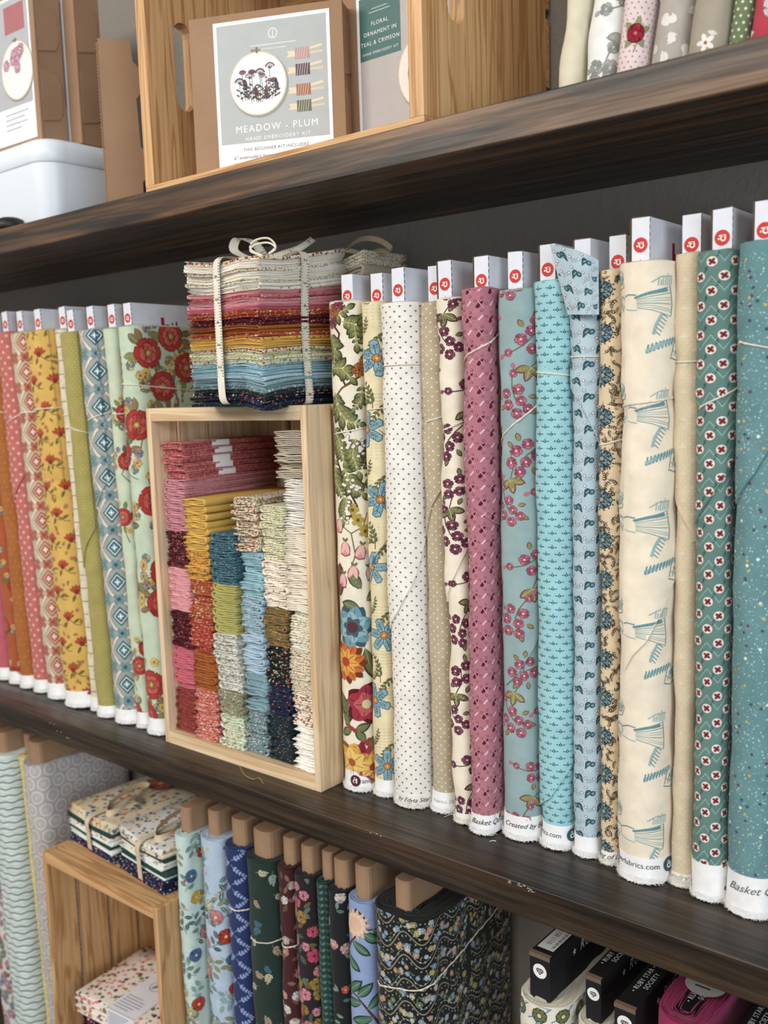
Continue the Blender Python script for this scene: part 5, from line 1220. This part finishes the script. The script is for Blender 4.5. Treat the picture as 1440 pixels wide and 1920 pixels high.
def p_posy(H):
    p = Pat(); q = rnd(7); f = Pat()
    for k in range(8): a = k*PI/4; f.petal(0, 0, .0088, .0060, a, '24301f', 2, .95); f.petal(.0012*math.cos(a), .0012*math.sin(a), .0070, .0042, a, '6c7448', 3, .95)
    f.ell(0, 0, .0032, c='24301f', l=4, n=10); f.ell(0, 0, .0024, c='d9d0a4', l=5, n=9)
    for k, (u, v) in enumerate(grid_pts(.026, .022, H, True, -.06, .12, .0015)):
        p.line([(u-.013, v-.006), (u, v), (u+.013, v+.010)], .0014, '5f8fc4', 1); p.leaf(u+.008, v+.008, .013, .006, 1.1, '3f72b0', 1); p.leaf(u+.008, v+.008, .0115, .004, 1.1, '86b0dc', 2); p.stamp(f, u, v, .3*k)
    return p
def p_blobs(H):
    p = Pat(); q = rnd(4)
    for (u, v) in scatter(60, H, 9, .016): p.ell(u, v, .007, .0055, q.uniform(0, 3), 'dca4b4', 1, 10)
    return p
lower_bolts()
def lower_bundles():
    cols = ['navyprint', 'navyprint', 'whitegreen', 'greenband', 'whitegreen', 'whiteflor', 'greenband', 'creamy', 'creamy']
    for k, v in {'navyprint': ('1f2540', ['c9d0dc', 'd0504c', '3f5a8f'], 230, .32), 'whitegreen': ('dfe6df', ['9fb4aa', 'e8ece6'], 300, .3), 'greenband': ('2b463c', ['5f7f70', '1c3028'], 300, .25), 'whiteflor': ('e2dfd6', ['c9503f', '4f6a8f', '6f8f7c', 'dcb25a'], 120, .38),
                 'creamy': ('dccdb0', ['c96a4c', 'd9b060', '8f9a80', '4f6690'], 95, .40), 'blackpink': ('241c26', ['c93a6c', '8f2a5c', 'e0a0b8'], 140, .42), 'whitepeach': ('e8dcd0', ['dca08a', '5c3a40', '6f7448', 'd9786c'], 110, .42)}.items(): FM[k] = mat_print('cotton_'+k, *v)
    zt = ZL + .457
    def bend(V):
        V = V.copy(); x = V[:, 0]/.06; V[:, 2] += np.clip(V[:, 2]/.07, 0, 1)**2*(.004*np.abs(x)**2 - .004*np.exp(-(V[:, 0]/.012)**2)); return V
    for i, (lab, loc, rz) in enumerate((('tied fabric bundle with an orange bloom on top, set further back on the amber crate', (-1.276, .142, zt), -.08), ('tied fabric bundle with navy layers at the front edge of the amber crate', (-1.130, .126, zt), -.10))):
        a, d = (.135, .125)[i], (.170, .160)[i]; seq = cols if i == 0 else cols[:2] + ['navyprint'] + cols[2:-1] + ['whiteflor']
        h = .058 if i == 0 else .064; r, z = bundle(lab, loc, rz, a, d, [(FM[k], 1) for k in seq], h/len(seq), bend, 50+i, .003)
        P = smooth_path([(0, d/2+.002, .004), (0, d/2+.002, h-.006), (0, d/4, h-.0005), (0, 0, h-.002), (0, -d/4, h), (0, -d/2-.001, h-.003), (0, -d/2-.0035, h*.5), (0, -d/2-.002, .004)], 60); ribbon('tape_band', r, P, np.tile((1, 0, 0), (60, 1)), .0115, 'd9c4a0')
        lp = smooth_path([(.0, .0, h), (.02, -.02, h+.012), (.035, -.05, h+.010), (.02, -.065, h+.003), (-.01, -.04, h+.004), (-.02, .01, h+.012), (-.01, .03, h+.008), (0, 0, h)], 60); ribbon('tape_bow', r, lp, np.tile((.3, .2, .93), (60, 1)), .010, 'd9c4a0')
        if i == 0:
            b = MB(); p = Pat(); p.stamp(flower5(.024, 'd0502c', 'c43f24', 'e0a83c', 5, 1.5), 0, 0); p.mapped(b, plane_fn((-.015, .055, h+.0035), (1, 0, 0), (0, 1, 0)), (-1, 1), (-1, 1), .02); b.build('printed_bloom', M['cotton'], r)
    # folded precuts with paper belly bands inside the amber crate
    zb = ZL + .0175; z = zb; q = rnd(77); k = 0
    labs = ['peach blossom folded fabric with a printed paper band inside the amber crate', 'magenta on black folded fabric under the peach one inside the amber crate']
    while z < ZL + .216:
        t = .036; topm = z + t*2 >= ZL + .216; last = z + t >= ZL + .216
        kind = 'whitepeach' if last else 'blackpink'
        o = fold_arrays(.190, .150, t*.98, 4, True, 900+k, 7, None, .0008).build('folded_fabric', FM[kind], None, col=False)
        o.location = (-1.205, .030, z); o.rotation_euler = (0, 0, .10 if last else 0)
        if last: tag(o, labs[0], 'fabric')
        else: tag(o, 'magenta on black folded fabric, ' + ['lowest', 'second from the bottom', 'third from the bottom', 'fourth from the bottom', 'fifth from the bottom', 'sixth from the bottom', 'seventh from the bottom'][k] + ' in the amber crate', 'fabric', 'magenta on black folded fabrics')
        if last:
            b = MB(); wv, e = .062, .0008; c = lin('e6e6ea')
            for (lo, hi) in (((-.02, -e, t*.98-.0005), (-.02+wv, .15, t*.98+e)), ((-.02, -e-.001, -.0002), (-.02+wv, -.0002, t*.98+e))): b.add(boxv(lo, hi), BOXF, c)
            p = Pat()
            for j in range(7): p.rect(.004, -.004-.004*j, .004 + q.uniform(.03, .05), -.0052-.004*j, '6a7090')
            p.mapped(b, plane_fn((-.02, -e-.0011, t*.98), (1, 0, 0), (0, 0, 1)), (-1, 1), (-1, 1), .05)
            p = Pat(); p.ring(.031, .075, .012, .0012, '7a7a84'); p.leaf(.026, .066, .02, .008, 1.2, '8a8a92')
            for j in range(6): p.rect(.006, .008 + .006*j, .006 + q.uniform(.03, .048), .0095 + .006*j, '7a80a0')
            p.mapped(b, plane_fn((-.02, 0, t*.98+e), (1, 0, 0), (0, 1, 0)), (-1, 1), (-1, 1), .05)
            b.build('paper_band', M['paper'], o, smooth=False)
        z += t; k += 1
lower_bundles()

# ------------------------------------------------------------------ top shelf
def kit_box(label, corner, rz, w, d, h, draw, lu0, lu1, lv0, lv1, z=ZT + .0092, group=None, tip=0):
    """flat kraft gift box; origin at its left front lower corner, printed paper label on the front"""
    r = empty('embroidery_kit', (corner[0], corner[1], z), rz, 0, tip); tag(r, label, 'craft kit', group)
    tray = box('tray', r, M['kraft'], (.001, .004, 0), (w-.001, d, h-.001), .0012); lid = box('lid', r, M['kraft'], (0, 0, 0), (w, .0042, h), .0012)
    for zz in (.18, .62):   # tuck flaps showing on the right side
        b = MB(); y0, y1 = .0042, d*.86; z0, z1 = h*zz, h*(zz+.22); x = w + .0006
        b.add([(x, y0, z0-.012), (x, y1-.006, z0-.006), (x, y1, z0+.006), (x, y1, z1-.006), (x, y1-.006, z1+.006), (x, y0, z1+.012)] + [(x-.0016, y0, z0-.012), (x-.0016, y1-.006, z0-.006), (x-.0016, y1, z0+.006), (x-.0016, y1, z1-.006), (x-.0016, y1-.006, z1+.006), (x-.0016, y0, z1+.012)],
              [(0, 1, 2, 3), (0, 3, 4, 5)] + [(6+i, 6+(i+1) % 6, (i+1) % 6, i) for i in range(6)]); b.build('tuck_flap', M['kraft'], tray, smooth=False, col=False, loc=-tray.location)
    b = MB(); W_, H_ = lu1-lu0, lv1-lv0; b.add(boxv((lu0, -.0005, lv0), (lu1, 0, lv1)), BOXF, lin('f2f2f4')); p = Pat(); draw(p, W_, H_)
    p.mapped(b, plane_fn((lu0, -.0005, lv0), (1, 0, 0), (0, 0, 1)), (0, W_), (0, H_), .5, .00008, .00005); b.build('paper_label', M['paper'], lid, smooth=False, loc=-lid.location)
    return r
def hoop(p, u, v, r, fabric='f3f3f6'):
    p.ell(u+.0015, v-.002, r*1.03, c='8d908e', l=2, n=30); p.ell(u, v, r, c='dcc7a8', l=3, n=34); p.ell(u, v, r*.965, c='f0e4d2', l=4, n=34); p.ell(u, v, r*.93, c=fabric, l=5, n=34)
    p.rect(u-.0045, v+r, u+.0045, v+r+.0024, '8a8468', 6); p.rect(u-.0012, v+r-.002, u+.0012, v+r+.0044, '6f6a54', 7); p.ell(u-.0055, v+r+.0012, .0014, c='77725c', l=7)
def draw_meadow(p, W_, H_):
    g = Pat(); p.rect(.004, .0275, W_-.004, H_-.004, 'adb2b1', 1); q = rnd(5)
    hu, hv, hr = .052, H_-.070, .0345; hoop(p, hu, hv, hr)
    stems = ['4f5a44', '5c4a40', '3f4a3a']; plum = ['5a3444', '7a5560', '8d5f50', '4a3a4a', '9a7a80']
    for k in range(15):
        x = hu - .022 + k*.0031 + q.normal(0, .0006); y0 = hv - .021 + abs(x-hu)*.18 + q.normal(0, .0008); ht = .026 + .010*math.sin(k*1.7) + q.normal(0, .002) - abs(x-hu)*.2; c = stems[k % 3]
        p.line([(x*.55 + hu*.45 + (x-hu)*.3, y0), (x, y0 + ht*.55), (x + q.normal(0, .001), y0 + ht)], .0008, c, 6)
        for j in range(4): p.leaf(x, y0 + ht*(.12 + .14*j), .0052, .0022, .5 + (j % 2)*2.1, c, 6)
        pc = plum[k % 5]; ty = y0 + ht; kind = k % 4
        if kind == 0:
            for j in range(9): a = .35 + j*.3; p.line([(x, ty-.002), (x + .0052*math.cos(a), ty - .001 + .0050*math.sin(a))], .0005, c, 6); p.ell(x + .0054*math.cos(a), ty - .001 + .0052*math.sin(a), .0011, c=pc, l=7, n=6)
        elif kind == 1: p.ell(x, ty, .0046, .0028, 0, pc, 7, 10); p.ell(x, ty+.0012, .0032, .0012, 0, '6a4038', 8, 8)
        elif kind == 2: p.ell(x, ty-.004, .0026, .0062, .15, '4a2f3c', 7, 10)
        else:
            for j in range(6): p.ell(x + (.0014 if j % 2 else -.0014), ty - .0022*j + .002, .0017, .0013, .4, pc, 7, 6)
    for k, c in enumerate(('b98a8a', '4f3a4a', 'a35f3c', '55603c')):
        u, v = .089, H_ - .043 - k*.0175 - (.004 if k > 1 else 0); p.fan([(u-.002, v-.0032), (u+.012, v-.0034), (u+.012, v+.0030), (u-.001, v+.0034), (u+.001, v)], 'e0cba8', 3); p.line([(u+.010, v+.0012), (u+.040, v+.0062)], .0028, 'e0cba8', 3); p.line([(u+.010, v-.0012), (u+.041, v-.0006)], .0028, 'd6bf9a', 3)
        p.rect(u+.0085, v-.0062, u+.0255, v+.0062, c, 4); [p.line([(u+.010+.0028*j, v-.0062), (u+.012+.0028*j, v+.0062)], .0005, 'd8c4b0', 5) for j in range(5)]
    p.ring(.072, H_-.018, .0052, .0010, 'e6e8e6', 3, 14); p.line([(.072, H_-.022), (.072, H_-.014)], .0008, 'e6e8e6', 3); p.rect(.045, H_-.0300, .099, H_-.0288, 'd2d5d3', 3); p.rect(.056, H_-.0345, .088, H_-.0336, 'd2d5d3', 3)
    text_pat(p, 'MEADOW - PLUM', .072, .0425, .0108, 'f4f4f2', 0, 0, 1.22, 4); text_pat(p, 'HAND EMBROIDERY KIT', .073, .0315, .0060, 'eeeeec', 0, 0, 1.25, 4)
    text_pat(p, 'THIS BEGINNER KIT INCLUDES', .070, .0200, .0052, '6c6c72', 0, 0, 1.12, 4); text_pat(p, '6" embroidery hoop', .018, .0118, .0058, '7c7c82', 0, .3, 1.0, 4, 'LEFT'); text_pat(p, 'pre-printed fabric', .018, .0055, .0055, '7c7c82', 0, .3, 1.0, 4, 'LEFT')
def draw_floral(p, W_, H_):
    p.rect(.004, .021, W_, H_-.004, 'b5aeac', 1); p.rect(.004, .104, .062, H_-.004, '356a66', 2)
    for k, (s, z) in enumerate((('FLORAL', .0060), ('ORNAMENT IN', .0060), ('TEAL & CRIMSON', .0060))): text_pat(p, s, .033, .141 - k*.0100, z, 'eceeec', 0, 0, 1.2, 4)
    text_pat(p, 'HAND EMBROIDERY KIT', .033, .1105, .0040, 'dfe3e0', 0, 0, 1.2, 4); p.rect(.018, .1525, .048, .1535, 'a9c0bc', 4); p.rect(.022, .156, .044, .157, 'a9c0bc', 4)
    hu, hv = .098, .078; hoop(p, hu, hv, .041, 'ece2dc'); p.ell(hu, hv, .0275, c='3f5f74', l=7, n=26); p.ell(hu, hv, .0255, c='e9e2dc', l=8, n=26); q = rnd(3)
    for k in range(26):
        a, r = q.uniform(0, 6.3), q.uniform(.008, .023); c = ('7a2a26', '4f7a8a', '86aab4', '8f3a30')[k % 4]; [p.petal(hu + r*math.cos(a), hv + r*math.sin(a), .0058, .0036, j*1.256, c, 9 + k*.02) for j in range(5)]
    text_pat(p, 'THIS BEGINNER KIT INCLUDES', .064, .0115, .0054, '5c5c62', 0, .1, 1.12, 4)
def draw_pinkkit(p, W_, H_):
    p.rect(.004, .050, W_-.004, H_-.004, 'b3b5b8', 1); p.rect(.084, .150, .134, H_-.012, 'b5686c', 2); text_pat(p, 'BLOSSOM', .109, .175, .009, 'e6d4d2', 0, 0, 1.1, 3) if False else None
    hoop(p, .108, .098, .040, 'efe9e6'); q = rnd(6)
    for k in range(10): p.stamp(flower5(.008, 'd9a0b4', 'c98aa4', 'e6c8b0'), .108 + q.normal(0, .010), .110 + q.normal(0, .008), k, 1, False, 6)
    for k in range(4): p.rect(.07, .042-.007*k, .07 + (.06, .05, .055, .04)[k], .0405-.007*k, 'a5a7ac', 2)
kit_box('kraft embroidery kit box picturing plum meadow flowers in a hoop, inside the top crate', (-.9015, .0200), math.atan2(.42, .907), .184, .036, .1735, draw_meadow, .0300, .1690, .004, .1650)
kit_box('kraft embroidery kit box with a teal title panel behind the meadow flower kit', (-.7740, .1210), 0, .192, .040, .205, draw_floral, .040, .184, .006, .180, ZT + .0092)
def plastic_bin():
    k = NT('white_translucent_plastic', .35, .45); k.base(lin4((222, 230, 238))); k.b.inputs['Subsurface Weight'].default_value = .25; k.b.inputs['Subsurface Radius'].default_value = (.02, .02, .02)
    w, d, h = .36, .175, .122; r = empty('plastic_bin', (-1.415, .118, ZT)); tag(r, 'white frosted plastic bin with rounded corners at the far end of the top shelf', 'bin')
    def shell(name, prof, w, d, rc):
        b = MB(); V = []; n = 0
        for (off, z) in prof:
            ring = []
            for (cx, cy, a0) in ((w/2-rc, d/2-rc, 0), (-w/2+rc, d/2-rc, PI/2), (-w/2+rc, -d/2+rc, PI), (w/2-rc, -d/2+rc, 1.5*PI)):
                for a in np.linspace(a0, a0+PI/2, 9): ring.append((cx + (rc+off)*math.cos(a), cy + (rc+off)*math.sin(a), z))
            V += ring; n = len(ring)
        F = grid_faces(len(prof), n, True); b.add(V, F); m_ = len(prof)
        b.add(V[-n:] + [(0, 0, prof[-1][1])], [(i, (i+1) % n, n) for i in range(n)]); b.add(V[:n] + [(0, 0, prof[0][1])], [((i+1) % n, i, n) for i in range(n)])
        return b.build(name, k.m, r, col=False)
    shell('tub', [(-.016, .0), (-.012, .001), (-.008, .004), (-.006, .010), (0, h-.034)], w, d, .034)
    shell('lid', [(.0012, h-.034), (.003, h-.032), (.003, h-.016), (.001, h-.008), (-.006, h-.002), (-.014, h)], w, d, .034)
plastic_bin()
kit_box('kraft embroidery kit box with a pink hoop label, leaning on the white bin', (-1.452, .044), .03, .186, .044, .215, draw_pinkkit, .030, .176, .006, .205, ZT + .1228)
kit_box('second kraft kit box behind the pink hoop one on the white bin', (-1.440, .0960), .02, .196, .044, .222, lambda p, a, b: p.rect(.004, .05, a-.004, b-.004, 'b0b2b4', 1), .030, .170, .006, .205, ZT + .1228)
def carton():
    rz = math.atan2(.84, .545); r = empty('folded_carton', (-1.092, .030, ZT), rz); tag(r, 'flat kraft carton with tabbed edge standing beside the white bin', 'carton'); h = .212
    out = [(0, 0), (.046, 0), (.046, .17*h), (.054, .20*h), (.054, .34*h), (.046, .38*h), (.044, .66*h), (.050, .70*h), (.050, .84*h), (.042, .88*h), (.040, h), (0, h)]
    b = MB(); n = len(out); ce = (.022, h/2); V = [(x, y, z) for y in (0, .0075) for x, z in out] + [(ce[0], 0, ce[1]), (ce[0], .0075, ce[1])]
    b.add(V[:n], [tuple(range(n))]); b.add(V[n:2*n], [tuple(range(n))[::-1]]); b.add(V, [(i, n+i, n+(i+1) % n, (i+1) % n) for i in range(n)]); b.build('panel', M['kraft'], r, smooth=False, col=False)
    P = [(-.0012 + .0011*(1 if k % 2 else -1), .0016 + .0011*(k % 2), .002 + k*.0021) for k in range(100)]; tube('corrugated_edge', r, M['kraft'], P, .0009, 4)
carton()
def weight():
    b = MB(); prof = [(.0, .020), (.012, .0195), (.020, .016), (.023, .009), (.022, .001), (.0, .0005)]; V = [(q*math.cos(a), q*math.sin(a), z) for (q, z) in prof for a in np.linspace(0, 2*PI, 20, endpoint=False)]
    b.add(V, grid_faces(len(prof), 20, True)[:, ::-1]); o = b.build('fabric_weight', mat_plain('black_rubber', (24, 22, 21), .5, .4), None, col=False, loc=(-1.325, .025, ZT)); tag(o, 'small black rounded weight at the shelf edge in front of the white bin', 'weight')
weight()
def top_bolts():
    H = .52; ln = .13
    x0 = [-.449, -.425, -.393, -.365, -.331, -.298, -.280, -.256]
    S = [('cream crinkled bolt squeezed against the amber crate', 'ddd2b4', None, .0016), ('white bolt with faded grey roses', 'ecebe6', p_spray(H, 'a9a9a4', '8d908c', 'c9c4bc', '8a8a84', '8f918a', 'a5a89a', .060, 131, fr=.008), .0012), ('pink pin dot bolt with red roses', 'e6cfcb', None, .0006), ('taupe bolt covered in white leafy tangle', 'b3a89c', None, .0006),
         ('taupe bolt with white star flowers', 'a89c88', None, .0008), ('green bolt with white pin dots on the top shelf', '6f8052', p_dots(H, 'e0e4d0', .0058, .0050, .0011), .0006), ('red and white floral bolt next to the green dotted one', 'c23c4c', p_smallfloral(H, ['e8d8d8', 'dca0a8'], ['e6d4d4'], 120, .008, 141), .0006)]
    pp = p_dots(H, 'b07a84', .0058, .0042, .0008, 5); q = rnd(31)
    rose = flower5(.0075, 'b8283c', 'a01c30', 'd8606c', 6, 1.5)
    for k in range(9): pp.line([(.004, .03+.06*k), (.008, .045+.06*k), (.004, .058+.06*k)], .0009, '7f8a58', 2); [pp.leaf(.004, .045+.06*k, .014, .006, a, '8c9464', 2) for a in (.4, 2.4, -.9, -2.2, 1.4)]; pp.stamp(rose, .004, .045+.06*k, k, 1, False, 3)
    pt = p_sprigs(H, ['e6e0d8', 'd8d0c6'], 420, .009, 33, .0040, .0070, 3)
    ps = Pat(); st = Pat(); [st.petal(0, 0, .0088, .0046, a, 'ece6dc', 2) for a in np.arange(5)*1.256]; st.ell(0, 0, .0018, c='b5605c', l=4, n=7)
    for k, (u, v) in enumerate(scatter(95, H, 35, .015)): ps.stamp(st, u, v, q.uniform(0, 6), q.uniform(.7, 1.1)); ps.leaf(u+.008, v+.006, .008, .0035, q.uniform(0, 6), 'dcd4c6', 1)
    S[2] = (S[2][0], S[2][1], pp, S[2][3]); S[3] = (S[3][0], S[3][1], pt, S[3][3]); S[4] = (S[4][0], S[4][1], ps, S[4][3])
    for i, (lab, base, pat, amp) in enumerate(S):
        bolt(lab, x0[i], x0[i+1]-x0[i], .050 + .004*(i % 2), H, base, pat, ln + .004*i, ZT, board=.02, bt=.016, tie=None, sv=0, seed=500+i, kind='kraft', amp=amp, vlim=(0, .30))
top_bolts()

# ------------------------------------------------------------------ small things on and along the middle shelf
M['chip'] = mat_plain('bare_wood_chip', (190, 172, 146), .7, .2, .3, 900)
def thread(pts, r, col, label, name='loose_thread'):
    P = np.array(pts); c = P.mean(0); o = tube(name, None, mat_plain('thread', col, .9, .1), smooth_path(P - c, 40), r, 5); o.location = c; tag(o, label, 'thread')
def small_things():
    z = ZM + .0006
    A = [px_on(x, y, 2, z) for x, y in ((449, 1436), (458, 1452), (474, 1461), (486, 1459), (494, 1470))]; thread(A, .0005, (190, 150, 96), 'tan loose thread curled on the shelf in front of the pale pine crate')
    A = [px_on(x, y, 2, z) for x, y in ((833, 1532), (842, 1528), (852, 1527), (858, 1525))]; thread(A, .0004, (214, 210, 200), 'short white loose thread lying at the foot of the tan pin dot bolt')
    A = [px_on(x, y, 2, z) for x, y in ((918, 1578), (923, 1576), (930, 1577))]; thread(A, .0005, (220, 216, 206), 'tiny white loose thread below the dusty pink bolt')
small_things()
def chips():
    sh = [o for o in COL.objects if o.name.startswith('wall_shelf') and abs(o.location.z - ZM) < .01][0]; q = rnd(88)
    for (x, y, n) in ((958, 1655, 4), (980, 1661, 5), (994, 1668, 3), (98, 1358, 2), (112, 1372, 2), (130, 1384, 2), (705, 1563, 3)):
        c = px_on(x, y, 1, -.0004); c[2] = min(c[2], ZM - .0012); b = MB(); V = []; F = []
        for k in range(n):
            o = np.array([q.normal(0, .003), 0, q.normal(0, .0009)]); t = np.sort(q.uniform(0, 2*PI, 7)); P = [(o[0] + .0028*math.cos(a)*q.uniform(.5, 1), 0, o[2] + .0010*math.sin(a)*q.uniform(.5, 1)) for a in t]
            i0 = len(V); V += P; F.append([i0 + j for j in range(7)])
        b.add(V, F); b.build('chipped_spot', M['chip'], sh, smooth=False, col=False, loc=c - np.array(sh.location))
chips()
